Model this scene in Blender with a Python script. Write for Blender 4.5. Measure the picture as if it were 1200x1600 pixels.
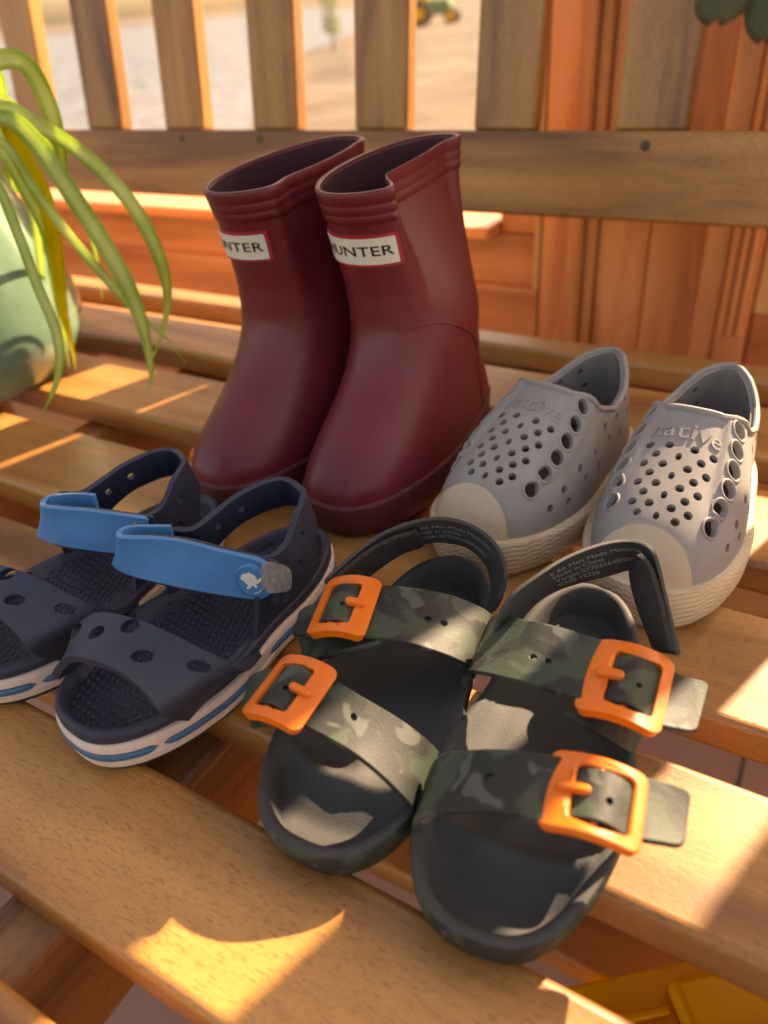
import bpy, bmesh, math, random
import numpy as np
from mathutils import Vector, Matrix
from mathutils.geometry import delaunay_2d_cdt
R_ = math.radians
random.seed(4); np.random.seed(4)
for o in list(bpy.data.objects): bpy.data.objects.remove(o)
S = bpy.context.scene
COL = S.collection

# ------------------------------------------------------------------ camera, sky, sun, exposure
FPX, PITCH, YAW, ROLL, HC = 1174.8, R_(34.4245), R_(33.0141), R_(5.2059), .25
def cam_axes():
    cp, sp = math.cos(PITCH), math.sin(PITCH)
    F = np.array([-math.sin(YAW)*cp, math.cos(YAW)*cp, -sp]); Rt = np.array([math.cos(YAW), math.sin(YAW), 0]); Dn = np.cross(F, Rt)
    return np.array([math.cos(ROLL)*Rt+math.sin(ROLL)*Dn, -math.sin(ROLL)*Rt+math.cos(ROLL)*Dn, F]).T
CM = cam_axes()
cam = bpy.data.cameras.new('camera'); co = bpy.data.objects.new('camera', cam); COL.objects.link(co); S.camera = co
m4 = Matrix.Identity(4)
for i in range(3):
    m4[i][0] = CM[i][0]; m4[i][1] = -CM[i][1]; m4[i][2] = -CM[i][2]
m4[2][3] = HC
co.matrix_world = m4
cam.sensor_fit = 'HORIZONTAL'; cam.sensor_width = 36; cam.lens = FPX/1200*36
cam.clip_start = .01; cam.clip_end = 6000
cam.dof.use_dof = True; cam.dof.focus_distance = .33; cam.dof.aperture_fstop = 8.5
SUN_AZ, SUN_EL = R_(17), R_(32.8)
w = bpy.data.worlds.new('World'); S.world = w; w.use_nodes = True
nt = w.node_tree; bg = nt.nodes['Background']
sky = nt.nodes.new('ShaderNodeTexSky'); sky.sky_type = 'NISHITA'; sky.sun_disc = False
sky.sun_elevation = SUN_EL; sky.sun_rotation = SUN_AZ; sky.dust_density = 3.0; sky.ozone_density = .6
nt.links.new(sky.outputs[0], bg.inputs[0]); bg.inputs[1].default_value = .09
sl = bpy.data.lights.new('sun', 'SUN'); sl.energy = 4.3; sl.angle = R_(.53); sl.color = (1, .95, .87)
so = bpy.data.objects.new('sun', sl); COL.objects.link(so)
sd = Vector((-math.sin(SUN_AZ)*math.cos(SUN_EL), -math.cos(SUN_AZ)*math.cos(SUN_EL), -math.sin(SUN_EL)))
so.rotation_euler = sd.to_track_quat('-Z', 'Y').to_euler()
S.view_settings.view_transform = 'Standard'; S.view_settings.look = 'None'; S.view_settings.exposure = 2.2
S.view_settings.use_white_balance = True; S.view_settings.white_balance_temperature = 11000; S.view_settings.white_balance_tint = 22
S.render.engine = 'CYCLES'

# ------------------------------------------------------------------ helpers
def W(u, v, z=0.):
    d = CM @ np.array([u-600., v-800., FPX]); t = (z-HC)/d[2]; return d*t+np.array([0, 0, HC])
def WY(u, v, y):
    d = CM @ np.array([u-600., v-800., FPX]); return d*(y/d[1])+np.array([0, 0, HC])
def sstep(a, b, x):
    t = np.clip((x-a)/(b-a), 0, 1); return t*t*(3-2*t)
def tag(o, label, cat, group=None):
    o['label'] = label; o['category'] = cat
    if group: o['group'] = group
    return o
def empty(name, loc=(0, 0, 0), rz=0.):
    o = bpy.data.objects.new(name, None); COL.objects.link(o); o.location = loc; o.rotation_euler = (0, 0, rz); o.empty_display_size = .02; return o
def link_mesh(name, me, mat, parent=None, smooth=True, sharp=40, bevel=0, seg=2, sub=0):
    o = bpy.data.objects.new(name, me); COL.objects.link(o)
    for m in (mat if isinstance(mat, (list, tuple)) else [mat]): me.materials.append(m)
    if smooth:
        me.polygons.foreach_set('use_smooth', [True]*len(me.polygons))
        me.set_sharp_from_angle(angle=R_(sharp))
    if bevel:
        b = o.modifiers.new('bevel', 'BEVEL'); b.width = bevel; b.segments = seg; b.limit_method = 'ANGLE'; b.angle_limit = R_(35); b.harden_normals = False
    if sub:
        s = o.modifiers.new('sub', 'SUBSURF'); s.levels = sub; s.render_levels = sub
    if parent: o.parent = parent
    return o
def fix_normals(me):
    bm = bmesh.new(); bm.from_mesh(me); bmesh.ops.recalc_face_normals(bm, faces=bm.faces); bm.to_mesh(me); bm.free()
def pymesh(name, v, f, mat, parent=None, recalc=True, **k):
    me = bpy.data.meshes.new(name); me.from_pydata([tuple(map(float, p)) for p in v], [], [tuple(int(i) for i in q) for q in f])
    if recalc: fix_normals(me)
    me.update(); return link_mesh(name, me, mat, parent, **k)
def rings(rs, closed=True, cap0=False, cap1=False):
    n = len(rs[0]); v = [p for r in rs for p in r]; f = []
    for k in range(len(rs)-1):
        for i in range(n if closed else n-1):
            j = (i+1) % n; f.append((k*n+i, k*n+j, (k+1)*n+j, (k+1)*n+i))
    if cap0: f.append(tuple(range(n))[::-1])
    if cap1: f.append(tuple(range((len(rs)-1)*n, len(rs)*n)))
    return v, f
def loft(name, rs, mat, parent=None, closed=True, cap0=False, cap1=False, **k):
    v, f = rings(rs, closed, cap0, cap1); return pymesh(name, v, f, mat, parent, **k)
def tube_geo(path, rad, n=8):
    P = np.array(path, float); T = np.gradient(P, axis=0); T /= np.linalg.norm(T, axis=1)[:, None]+1e-12
    up = np.array([.13, .31, .94]); rs = []
    rad = np.broadcast_to(rad, len(P))
    for p, t, r in zip(P, T, rad):
        a = np.cross(t, up); a /= np.linalg.norm(a); b = np.cross(t, a)
        rs.append([p+r*(math.cos(q)*a+math.sin(q)*b) for q in np.linspace(0, 2*math.pi, n, endpoint=False)])
    return rings(rs, True, True, True)
def tube(name, path, rad, mat, parent=None, n=8, **k):
    v, f = tube_geo(path, rad, n); return pymesh(name, v, f, mat, parent, **k)
def spline(P, n=None, ts=None, closed=False):
    P = np.array(P, float)
    if closed: Q = np.vstack([P[-1], P, P[0], P[1]])
    else: Q = np.vstack([2*P[0]-P[1], P, 2*P[-1]-P[-2]])
    m = len(P) if closed else len(P)-1
    if ts is None: ts = np.linspace(0, 1, n, endpoint=not closed)
    out = []
    for t in np.atleast_1d(ts):
        x = min(max(t, 0), 1)*m; i = min(int(x), m-1); x -= i
        a, b, c, d = Q[i], Q[i+1], Q[i+2], Q[i+3]
        out.append(.5*((2*b)+(-a+c)*x+(2*a-5*b+4*c-d)*x*x+(-a+3*b-3*c+d)*x**3))
    return np.array(out)
def box_mesh(name, sx, sy, sz):
    me = bpy.data.meshes.new(name); bm = bmesh.new(); bmesh.ops.create_cube(bm, size=1)
    for v in bm.verts: v.co = Vector((v.co.x*sx, v.co.y*sy, v.co.z*sz))
    bm.to_mesh(me); bm.free(); return me
def board(name, a, b, width, thick, up, mat, parent=None, bevel=.003, seg=3):
    """a box from a to b (its length along local x), width across, thick along up"""
    a, b, up = Vector(a), Vector(b), Vector(up)
    x = (b-a).normalized(); z = (up-up.dot(x)*x).normalized(); y = z.cross(x)
    o = link_mesh(name, box_mesh(name, (b-a).length, width, thick), mat, None, smooth=True, sharp=30, bevel=bevel, seg=seg)
    M = Matrix((x, y, z)).transposed().to_4x4(); M.translation = (a+b)/2
    if parent: o.parent = parent; M = parent_inv(parent) @ M
    o.matrix_basis = M
    return o
def parent_inv(p):
    return (Matrix.LocRotScale(p.location, p.rotation_euler, p.scale)).inverted()
def bx(name, lo, hi, mat, parent=None, bevel=.002, **k):
    lo, hi = np.array(lo, float), np.array(hi, float); s = hi-lo
    o = link_mesh(name, box_mesh(name, *s), mat, None, smooth=True, sharp=30, bevel=bevel, seg=2)
    M = Matrix.Translation(Vector((lo+hi)/2))
    if parent: o.parent = parent; M = parent_inv(parent) @ M
    o.matrix_basis = M
    return o
def pip(P, poly):
    P = np.asarray(P); poly = np.asarray(poly); x, y = P[:, 0], P[:, 1]; ins = np.zeros(len(P), bool)
    j = len(poly)-1
    for i in range(len(poly)):
        xi, yi = poly[i]; xj, yj = poly[j]
        c = ((yi > y) != (yj > y)) & (x < (xj-xi)*(y-yi)/(yj-yi+1e-18)+xi); ins ^= c; j = i
    return ins
def resample(poly, d, closed=True):
    poly = np.array(poly, float); out = []
    n = len(poly)
    for i in range(n if closed else n-1):
        a, b = poly[i], poly[(i+1) % n]; k = max(1, int(math.ceil(np.linalg.norm(b-a)/d)))
        out += [a+(b-a)*t/k for t in range(k)]
    if not closed: out.append(poly[-1])
    return np.array(out)
def rrect(x0, x1, y0, y1, r, n=5, corners=(1, 1, 1, 1)):
    out = []
    for (cx, cy, a0), c in zip(((x1-r, y0+r, -90), (x1-r, y1-r, 0), (x0+r, y1-r, 90), (x0+r, y0+r, 180)), corners):
        if c: out += [(cx+r*math.cos(R_(a0+90*t/n)), cy+r*math.sin(R_(a0+90*t/n))) for t in range(n+1)]
        else:
            sx = x1 if cx > (x0+x1)/2 else x0; sy = y1 if cy > (y0+y1)/2 else y0; out.append((sx, sy))
    return out
def circ(cx, cy, rx, ry=None, n=14):
    ry = ry or rx; return [(cx+rx*math.cos(q), cy+ry*math.sin(q)) for q in np.linspace(0, 2*math.pi, n, endpoint=False)]
def sheet(name, poly, holes, F, d, thick, mat, parent=None, weld=0, bevel=0, sharp=45, both=True, d_edge=None):
    """a curved sheet with real holes: 2D outline and holes (metres) mapped through F and given thickness"""
    B = resample(poly, d_edge or d); loops = [B]+[np.array(h, float) for h in holes]
    lo, hi = B.min(0), B.max(0); nx, ny = int((hi[0]-lo[0])/d)+1, int((hi[1]-lo[1])/d)+1
    gx, gy = np.meshgrid(np.linspace(lo[0], hi[0], nx+1), np.linspace(lo[1], hi[1], ny+1)); G = np.c_[gx.ravel(), gy.ravel()]
    keep = pip(G, B)
    for L in loops:
        dm = np.min(np.linalg.norm(G[:, None]-L[None], axis=2), axis=1) if len(L) < 900 else np.ones(len(G))
        keep &= dm > d*.45
    for L in loops[1:]: keep &= ~pip(G, L)
    G = G[keep]
    pts = []; edges = []
    for L in loops:
        k = len(pts); n = len(L); pts += [Vector(p) for p in L]; edges += [(k+i, k+(i+1) % n) for i in range(n)]
    pts += [Vector(p) for p in G]
    vs, es, fs, *_ = delaunay_2d_cdt(pts, edges, [], 0, 1e-7)
    V2 = np.array([tuple(v) for v in vs]); T = np.array([f for f in fs if len(f) == 3]); C = V2[T].mean(1)
    ok = pip(C, B)
    for L in loops[1:]: ok &= ~pip(C, L)
    T = T[ok]
    P = np.array([F(*p) for p in V2])
    bm = bmesh.new(); bv = [bm.verts.new(p) for p in P]
    for t in T:
        try: bm.faces.new([bv[i] for i in t])
        except ValueError: pass
    bmesh.ops.delete(bm, geom=[v for v in bm.verts if not v.link_faces], context='VERTS')
    if weld: bmesh.ops.remove_doubles(bm, verts=bm.verts, dist=weld); bmesh.ops.dissolve_degenerate(bm, dist=1e-7, edges=bm.edges)
    bm.normal_update(); bm.verts.index_update()
    P = np.array([v.co for v in bm.verts]); N = np.array([v.normal for v in bm.verts]); T = [[v.index for v in f.verts] for f in bm.faces]
    be = [(e.verts[0].index, e.verts[1].index, e.link_faces[0]) for e in bm.edges if len(e.link_faces) == 1]
    n = len(P); faces = [tuple(t) for t in T]+[tuple(n+i for i in t[::-1]) for t in T]
    for a, b, f in be:
        idx = [v.index for v in f.verts]; ia = idx.index(a)
        if idx[(ia+1) % len(idx)] != b: a, b = b, a
        faces.append((b, a, n+a, n+b))
    bm.free()
    V = np.vstack([P, P-N*thick])
    return pymesh(name, V, faces, mat, parent, recalc=False, sharp=sharp, bevel=bevel)
def metric_hole(F, u, v, r, n=14, e=1e-4):
    a = np.linalg.norm(np.array(F(u+e, v))-np.array(F(u-e, v)))/(2*e); b = np.linalg.norm(np.array(F(u, v+e))-np.array(F(u, v-e)))/(2*e)
    return circ(u, v, r/max(a, 1e-6), r/max(b, 1e-6), n)
def normal_of(F, u, v, e=1e-4):
    a = np.array(F(u+e, v))-np.array(F(u-e, v)); b = np.array(F(u, v+e))-np.array(F(u, v-e)); n = np.cross(a, b); return n/(np.linalg.norm(n)+1e-12)
def text2d(s, size=1., spacing=1., bold=0.):
    cu = bpy.data.curves.new('t', 'FONT'); cu.body = s; cu.size = size; cu.align_x = 'CENTER'; cu.align_y = 'CENTER'; cu.space_character = spacing; cu.offset = bold; cu.resolution_u = 3
    o = bpy.data.objects.new('t', cu); COL.objects.link(o)
    me = bpy.data.meshes.new_from_object(o.evaluated_get(bpy.context.evaluated_depsgraph_get()))
    v = np.array([p.co[:2] for p in me.vertices]); f = [tuple(p.vertices) for p in me.polygons]
    bpy.data.objects.remove(o); bpy.data.curves.remove(cu); bpy.data.meshes.remove(me); return v, f
def decal(name, v2, f2, F, lift, mat, parent, depth=0.):
    """flat print or raised lettering laid on the surface F"""
    V = [np.array(F(*p))+normal_of(F, *p)*lift for p in v2]
    n = len(V); f = list(f2)
    if depth:
        V = V+[np.array(F(*p))-normal_of(F, *p)*.0003 for p in v2]
        cnt = {}
        for q in f2:
            for i in range(len(q)):
                e = (q[i], q[(i+1) % len(q)]); cnt[e] = 1
        f += [(a, b, n+b, n+a)[::-1] for (a, b) in cnt if (b, a) not in cnt]
    return pymesh(name, V, f, mat, parent, recalc=False, sharp=30)
def ruled(A, B, bulge=0., closed=False):
    """surface between two edge curves; returns F(s, v) in metres, length, width"""
    A, B = np.array(A, float), np.array(B, float); ts = np.linspace(0, 1, 161)
    a, b = spline(A, ts=ts), spline(B, ts=ts); m = (a+b)/2
    s = np.r_[0, np.cumsum(np.linalg.norm(np.diff(m, axis=0), axis=1))]; L = s[-1]; Wd = np.linalg.norm(a-b, axis=1).mean()
    tan = np.gradient(m, axis=0); nn = np.cross(tan, b-a); nn /= np.linalg.norm(nn, axis=1)[:, None]+1e-12
    def ex(x, arr):
        if x < 0: return arr[0]+(arr[0]-arr[4])*(-x)/(s[4]+1e-9)
        if x > L: return arr[-1]+(arr[-1]-arr[-5])*(x-L)/(s[-1]-s[-5]+1e-9)
        return np.array([np.interp(x, s, arr[:, k]) for k in range(3)])
    def F(x, v):
        p, q = ex(x, a), ex(x, b); t = v/Wd; n_ = ex(min(max(x, 0), L), nn)
        return p+(q-p)*t+n_*bulge*(1-(2*t-1)**2)
    return F, L, Wd

# ------------------------------------------------------------------ materials
def newmat(name):
    m = bpy.data.materials.new(name); m.use_nodes = True; nt = m.node_tree; return m, nt, nt.nodes['Principled BSDF']
def N(nt, t, **k):
    n = nt.nodes.new(t)
    for a, b in k.items():
        if a in n.inputs: n.inputs[a].default_value = b
        else: setattr(n, a, b)
    return n
def ramp(nt, fac, stops, interp='LINEAR'):
    r = nt.nodes.new('ShaderNodeValToRGB'); r.color_ramp.interpolation = interp; e = r.color_ramp.elements
    while len(e) < len(stops): e.new(.5)
    for x, (p, c) in zip(e, stops): x.position = p; x.color = (*c, 1) if len(c) == 3 else c
    nt.links.new(fac, r.inputs[0]); return r
def plain(name, col, rough=.5, var=.12, scale=40, bump=.15, bscale=300, spec=.5, coat=0, sheen=0, coatr=.1, dust=0., dustcol=(.5, .47, .42), trans=0):
    m, nt, b = newmat(name); L = nt.links.new
    tc = N(nt, 'ShaderNodeTexCoord'); n1 = N(nt, 'ShaderNodeTexNoise', Scale=scale, Detail=6.0, Roughness=.6); L(tc.outputs['Object'], n1.inputs['Vector'])
    lo = tuple(c*(1-var) for c in col); hi = tuple(min(1, c*(1+var)) for c in col)
    r = ramp(nt, n1.outputs['Fac'], [(.3, lo), (.7, hi)]); out = r.outputs[0]
    if dust:
        n3 = N(nt, 'ShaderNodeTexNoise', Scale=scale*.7, Detail=9.0, Roughness=.75); L(tc.outputs['Object'], n3.inputs['Vector'])
        r3 = ramp(nt, n3.outputs['Fac'], [(.45, (0, 0, 0)), (.75, (dust,)*3)]); mx = N(nt, 'ShaderNodeMix', data_type='RGBA'); L(r3.outputs[0], mx.inputs[0]); L(out, mx.inputs[6]); mx.inputs[7].default_value = (*dustcol, 1); out = mx.outputs[2]
    L(out, b.inputs['Base Color'])
    rr = ramp(nt, n1.outputs['Fac'], [(.2, (rough*.8,)*3), (.8, (min(1, rough*1.2),)*3)]); L(rr.outputs[0], b.inputs['Roughness'])
    b.inputs['Specular IOR Level'].default_value = spec
    b.inputs['Coat Weight'].default_value = coat; b.inputs['Coat Roughness'].default_value = coatr
    b.inputs['Sheen Weight'].default_value = sheen; b.inputs['Sheen Roughness'].default_value = .4
    if bump:
        n2 = N(nt, 'ShaderNodeTexNoise', Scale=bscale, Detail=4.0); L(tc.outputs['Object'], n2.inputs['Vector'])
        bp = N(nt, 'ShaderNodeBump', Strength=bump, Distance=.001); L(n2.outputs['Fac'], bp.inputs['Height']); L(bp.outputs[0], b.inputs['Normal'])
    return m
def wood(name, dark, mid, light, rough=.4, scale=1., pores=.7, coat=.15):
    """grain along local x"""
    m, nt, b = newmat(name); L = nt.links.new
    tc = N(nt, 'ShaderNodeTexCoord'); oi = N(nt, 'ShaderNodeObjectInfo')
    add = N(nt, 'ShaderNodeVectorMath', operation='MULTIPLY_ADD'); L(oi.outputs['Random'], add.inputs[0]); add.inputs[1].default_value = (13, 7, 5); L(tc.outputs['Object'], add.inputs[2])
    mp = N(nt, 'ShaderNodeMapping'); mp.inputs['Scale'].default_value = (2.2*scale, 26*scale, 26*scale); L(add.outputs[0], mp.inputs['Vector'])
    n1 = N(nt, 'ShaderNodeTexNoise', Scale=1.0, Detail=8.0, Roughness=.62, Distortion=.6); L(mp.outputs[0], n1.inputs['Vector'])
    mp2 = N(nt, 'ShaderNodeMapping'); mp2.inputs['Scale'].default_value = (3.2*scale, 20*scale, 20*scale); L(add.outputs[0], mp2.inputs['Vector'])
    n0 = N(nt, 'ShaderNodeTexNoise', Scale=1.0, Detail=3.0, Distortion=.8); L(mp2.outputs[0], n0.inputs['Vector'])
    av = N(nt, 'ShaderNodeMath', operation='MULTIPLY_ADD'); L(n0.outputs['Fac'], av.inputs[0]); av.inputs[1].default_value = .55; 
    hf = N(nt, 'ShaderNodeMath', operation='MULTIPLY'); L(n1.outputs['Fac'], hf.inputs[0]); hf.inputs[1].default_value = .5; L(hf.outputs[0], av.inputs[2])
    r = ramp(nt, av.outputs[0], [(.40, dark), (.52, mid), (.66, light)])
    # per-board tone
    tone = N(nt, 'ShaderNodeMapRange'); L(oi.outputs['Random'], tone.inputs[0]); tone.inputs[3].default_value = .85; tone.inputs[4].default_value = 1.12
    hs = N(nt, 'ShaderNodeHueSaturation'); L(r.outputs[0], hs.inputs['Color']); L(tone.outputs[0], hs.inputs['Value'])
    # pores: short dark dashes along the grain
    mp3 = N(nt, 'ShaderNodeMapping'); mp3.inputs['Scale'].default_value = (300*scale, 2300*scale, 2300*scale); L(add.outputs[0], mp3.inputs['Vector'])
    n3 = N(nt, 'ShaderNodeTexNoise', Scale=1.0, Detail=2.0, Roughness=.5); L(mp3.outputs[0], n3.inputs['Vector'])
    pr = ramp(nt, n3.outputs['Fac'], [(.33, (1-pores*.62,)*3), (.46, (1, 1, 1))])
    mx = N(nt, 'ShaderNodeMix', data_type='RGBA', blend_type='MULTIPLY'); mx.inputs[0].default_value = 1; L(hs.outputs[0], mx.inputs[6]); L(pr.outputs[0], mx.inputs[7])
    L(mx.outputs[2], b.inputs['Base Color'])
    rr = ramp(nt, n1.outputs['Fac'], [(.3, (rough*1.25,)*3), (.7, (rough*.85,)*3)]); L(rr.outputs[0], b.inputs['Roughness'])
    b.inputs['Coat Weight'].default_value = coat; b.inputs['Coat Roughness'].default_value = .3
    sm = N(nt, 'ShaderNodeMath', operation='MULTIPLY_ADD'); L(pr.outputs[0], sm.inputs[0]); sm.inputs[1].default_value = .5; L(n1.outputs['Fac'], sm.inputs[2])
    bp = N(nt, 'ShaderNodeBump', Strength=.35, Distance=.0006); L(sm.outputs[0], bp.inputs['Height']); L(bp.outputs[0], b.inputs['Normal'])
    return m
M = {}
M['bench'] = wood('bench_wood', (.19, .064, .016), (.41, .168, .044), (.55, .25, .072))
M['door'] = wood('door_wood', (.44, .165, .062), (.64, .275, .11), (.74, .36, .155), scale=.8, pores=.25, rough=.35, coat=.3)
M['pale_wood'] = wood('pale_door_panel', (.60, .38, .16), (.72, .48, .22), (.8, .58, .3), scale=.8, pores=.2)
M['boot'] = plain('burgundy_rubber', (.165, .012, .019), .45, .12, 25, .06, 500, spec=.42, coat=.14, coatr=.28, dust=.08, dustcol=(.30, .12, .11))
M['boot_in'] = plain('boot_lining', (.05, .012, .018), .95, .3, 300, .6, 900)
M['red_edge'] = plain('red_rubber', (.45, .03, .045), .4, .06, 30, 0)
M['cream'] = plain('cream_plate', (.74, .68, .55), .45, .06, 60, 0, dust=.1)
M['ink'] = plain('black_ink', (.02, .022, .025), .5, .1, 30, 0)
M['clog'] = plain('grey_foam', (.29, .258, .24), .55, .10, 30, .07, 900, spec=.35, dust=.15)
M['clog_in'] = plain('dark_grey_lining', (.085, .08, .08), .7, .15, 60, .2, 500)
M['navy'] = plain('navy_foam', (.020, .026, .050), .55, .15, 35, .22, 800, spec=.45, dust=.07, dustcol=(.12, .12, .14))
M['white'] = plain('white_foam', (.68, .52, .43), .6, .10, 40, .3, 250, dust=.25, dustcol=(.38, .29, .21))
M['blue'] = plain('bright_blue_rubber', (.020, .195, .43), .42, .10, 50, .25, 350, spec=.45, dust=.08, dustcol=(.25, .35, .45))
M['stripe'] = plain('blue_stripe', (.025, .115, .22), .45, .1, 40, .1, 300)
M['velcro'] = plain('grey_hook_patch', (.20, .19, .19), .9, .35, 500, 1.0, 1300)
M['fuzz'] = plain('black_hook_pile', (.022, .02, .019), .95, .5, 600, 1.0, 1500, dust=.3, dustcol=(.16, .13, .11))
M['orange'] = plain('orange_plastic', (.80, .155, .012), .36, .06, 60, .05, 400, spec=.5)
M['bed'] = plain('charcoal_foam', (.050, .049, .047), .68, .2, 25, .2, 1500, spec=.35, dust=.12, dustcol=(.13, .12, .11))
M['silver'] = plain('silver_backing', (.5, .48, .46), .35, .3, 200, .5, 500)
M['text'] = plain('faint_grey_print', (.34, .35, .36), .6, .1, 30, 0)
M['pot'] = plain('green_glaze', (.13, .23, .155), .22, .18, 14, .05, 60, coat=.5, coatr=.08)
M['soil'] = plain('potting_soil', (.05, .03, .02), .95, .5, 120, 1, 200)
M['yellow'] = plain('yellow_plastic', (.95, .46, .008), .38, .06, 12, .05, 200)
M['green_toy'] = plain('green_plastic', (.03, .22, .10), .4, .1, 3, 0)
M['dark'] = plain('dark_rubber', (.03, .03, .03), .7, .2, 20, 0)
M['tile'] = plain('pink_floor_tile', (.46, .27, .20), .5, .1, 9, .1, 60)
M['plug'] = plain('wood_plug', (.10, .05, .02), .6, .2, 200, .2, 300)
def stripe_rubber(name, col, freq, axis='z', strength=.8, zig=0, rough=.6, dust=.2, dcol=(.3, .23, .16)):
    m = plain(name, col, rough, .12, 50, 0, dust=dust, dustcol=dcol); nt = m.node_tree; b = nt.nodes['Principled BSDF']; L = nt.links.new
    tc = N(nt, 'ShaderNodeTexCoord'); wv = N(nt, 'ShaderNodeTexWave', wave_type='BANDS', bands_direction='Z', Scale=freq, Distortion=0.)
    sx = N(nt, 'ShaderNodeSeparateXYZ'); L(tc.outputs['Object'], sx.inputs[0])
    if zig:
        s1 = N(nt, 'ShaderNodeMath', operation='ADD'); L(sx.outputs[0], s1.inputs[0]); 
        df = N(nt, 'ShaderNodeMath', operation='SUBTRACT'); L(sx.outputs[1], df.inputs[0]); L(sx.outputs[0], df.inputs[1])
        pp = N(nt, 'ShaderNodeMath', operation='PINGPONG'); L(df.outputs[0], pp.inputs[0]); pp.inputs[1].default_value = .0022
        zz = N(nt, 'ShaderNodeMath', operation='MULTIPLY_ADD'); L(pp.outputs[0], zz.inputs[0]); zz.inputs[1].default_value = zig; L(sx.outputs[2], zz.inputs[2])
        cb = N(nt, 'ShaderNodeCombineXYZ'); L(zz.outputs[0], cb.inputs[2]); L(cb.outputs[0], wv.inputs['Vector'])
    else: L(tc.outputs['Object'], wv.inputs['Vector'])
    bp = N(nt, 'ShaderNodeBump', Strength=strength, Distance=.0008); L(wv.outputs['Fac'], bp.inputs['Height']); L(bp.outputs[0], b.inputs['Normal'])
    return m
M['boot_sole'] = stripe_rubber('textured_boot_sole', (.12, .016, .02), 150, strength=.5, zig=.5, dust=.05, dcol=(.2, .1, .08))
M['clog_sole'] = stripe_rubber('cream_zigzag_sole', (.62, .47, .31), 110, strength=.45, zig=.7, dust=.2, dcol=(.36, .26, .16))
M['clog_cap'] = plain('cream_rubber_cap', (.58, .44, .29), .5, .1, 40, .08, 200, dust=.45, dustcol=(.36, .27, .18))
def camo():
    m, nt, b = newmat('camouflage_strap'); L = nt.links.new
    tc = N(nt, 'ShaderNodeTexCoord'); n1 = N(nt, 'ShaderNodeTexNoise', Scale=55.0, Detail=1.5, Roughness=.4, Distortion=.8); L(tc.outputs['Object'], n1.inputs['Vector'])
    n2 = N(nt, 'ShaderNodeTexNoise', Scale=75.0, Detail=1.0, Distortion=.5); mp = N(nt, 'ShaderNodeMapping'); mp.inputs['Location'].default_value = (3, 5, 7); L(tc.outputs['Object'], mp.inputs['Vector']); L(mp.outputs[0], n2.inputs['Vector'])
    r1 = ramp(nt, n1.outputs['Fac'], [(0, (.020, .022, .019)), (.47, (.032, .036, .028)), (.53, (.042, .058, .038))], 'CONSTANT')
    r2 = ramp(nt, n2.outputs['Fac'], [(.60, (0, 0, 0)), (.63, (1, 1, 1))]); mx = N(nt, 'ShaderNodeMix', data_type='RGBA'); L(r2.outputs[0], mx.inputs[0]); L(r1.outputs[0], mx.inputs[6]); mx.inputs[7].default_value = (.072, .078, .066, 1)
    L(mx.outputs[2], b.inputs['Base Color']); b.inputs['Roughness'].default_value = .58; b.inputs['Specular IOR Level'].default_value = .35
    v = N(nt, 'ShaderNodeTexVoronoi', Scale=1300.0); L(tc.outputs['Object'], v.inputs['Vector']); n3 = N(nt, 'ShaderNodeTexNoise', Scale=1100.0, Detail=3.0); L(tc.outputs['Object'], n3.inputs['Vector'])
    ad = N(nt, 'ShaderNodeMath', operation='MULTIPLY_ADD'); L(v.outputs['Distance'], ad.inputs[0]); ad.inputs[1].default_value = .5; L(n3.outputs['Fac'], ad.inputs[2])
    bp = N(nt, 'ShaderNodeBump', Strength=.4, Distance=.00022); L(ad.outputs[0], bp.inputs['Height']); L(bp.outputs[0], b.inputs['Normal'])
    return m
M['camo'] = camo()
def leafmat(name, c1, c2):
    m, nt, b = newmat(name); L = nt.links.new
    tc = N(nt, 'ShaderNodeTexCoord'); n1 = N(nt, 'ShaderNodeTexNoise', Scale=30.0, Detail=3.0); L(tc.outputs['Object'], n1.inputs['Vector'])
    r = ramp(nt, n1.outputs['Fac'], [(.35, c1), (.65, c2)]); L(r.outputs[0], b.inputs['Base Color']); b.inputs['Roughness'].default_value = .38
    tr = N(nt, 'ShaderNodeBsdfTranslucent'); L(r.outputs[0], tr.inputs[0]); ms = N(nt, 'ShaderNodeMixShader'); ms.inputs[0].default_value = .6
    L(b.outputs[0], ms.inputs[1]); L(tr.outputs[0], ms.inputs[2]); L(ms.outputs[0], nt.nodes['Material Output'].inputs[0]); return m
M['leaf'] = leafmat('leaf_green', (.40, .55, .09), (.62, .72, .24))
M['leaf_y'] = leafmat('leaf_yellow', (.62, .55, .03), (.80, .66, .05))
M['leaf_d'] = leafmat('leaf_dark', (.12, .17, .11), (.17, .22, .15))
M['leaf_pale'] = leafmat('leaf_pale_stripe', (.55, .66, .22), (.72, .80, .40))
M['shrub'] = leafmat('shrub_leaf', (.16, .17, .05), (.26, .25, .08))
def glassmat():
    m, nt, b = newmat('window_glass'); L = nt.links.new
    t = N(nt, 'ShaderNodeBsdfTransparent'); t.inputs[0].default_value = (.96, .97, .96, 1); g = N(nt, 'ShaderNodeBsdfGlossy', Roughness=.02); ms = N(nt, 'ShaderNodeMixShader'); ms.inputs[0].default_value = .03; L(t.outputs[0], ms.inputs[1]); L(g.outputs[0], ms.inputs[2]); L(ms.outputs[0], nt.nodes['Material Output'].inputs[0]); return m
M['glass'] = glassmat()
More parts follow.
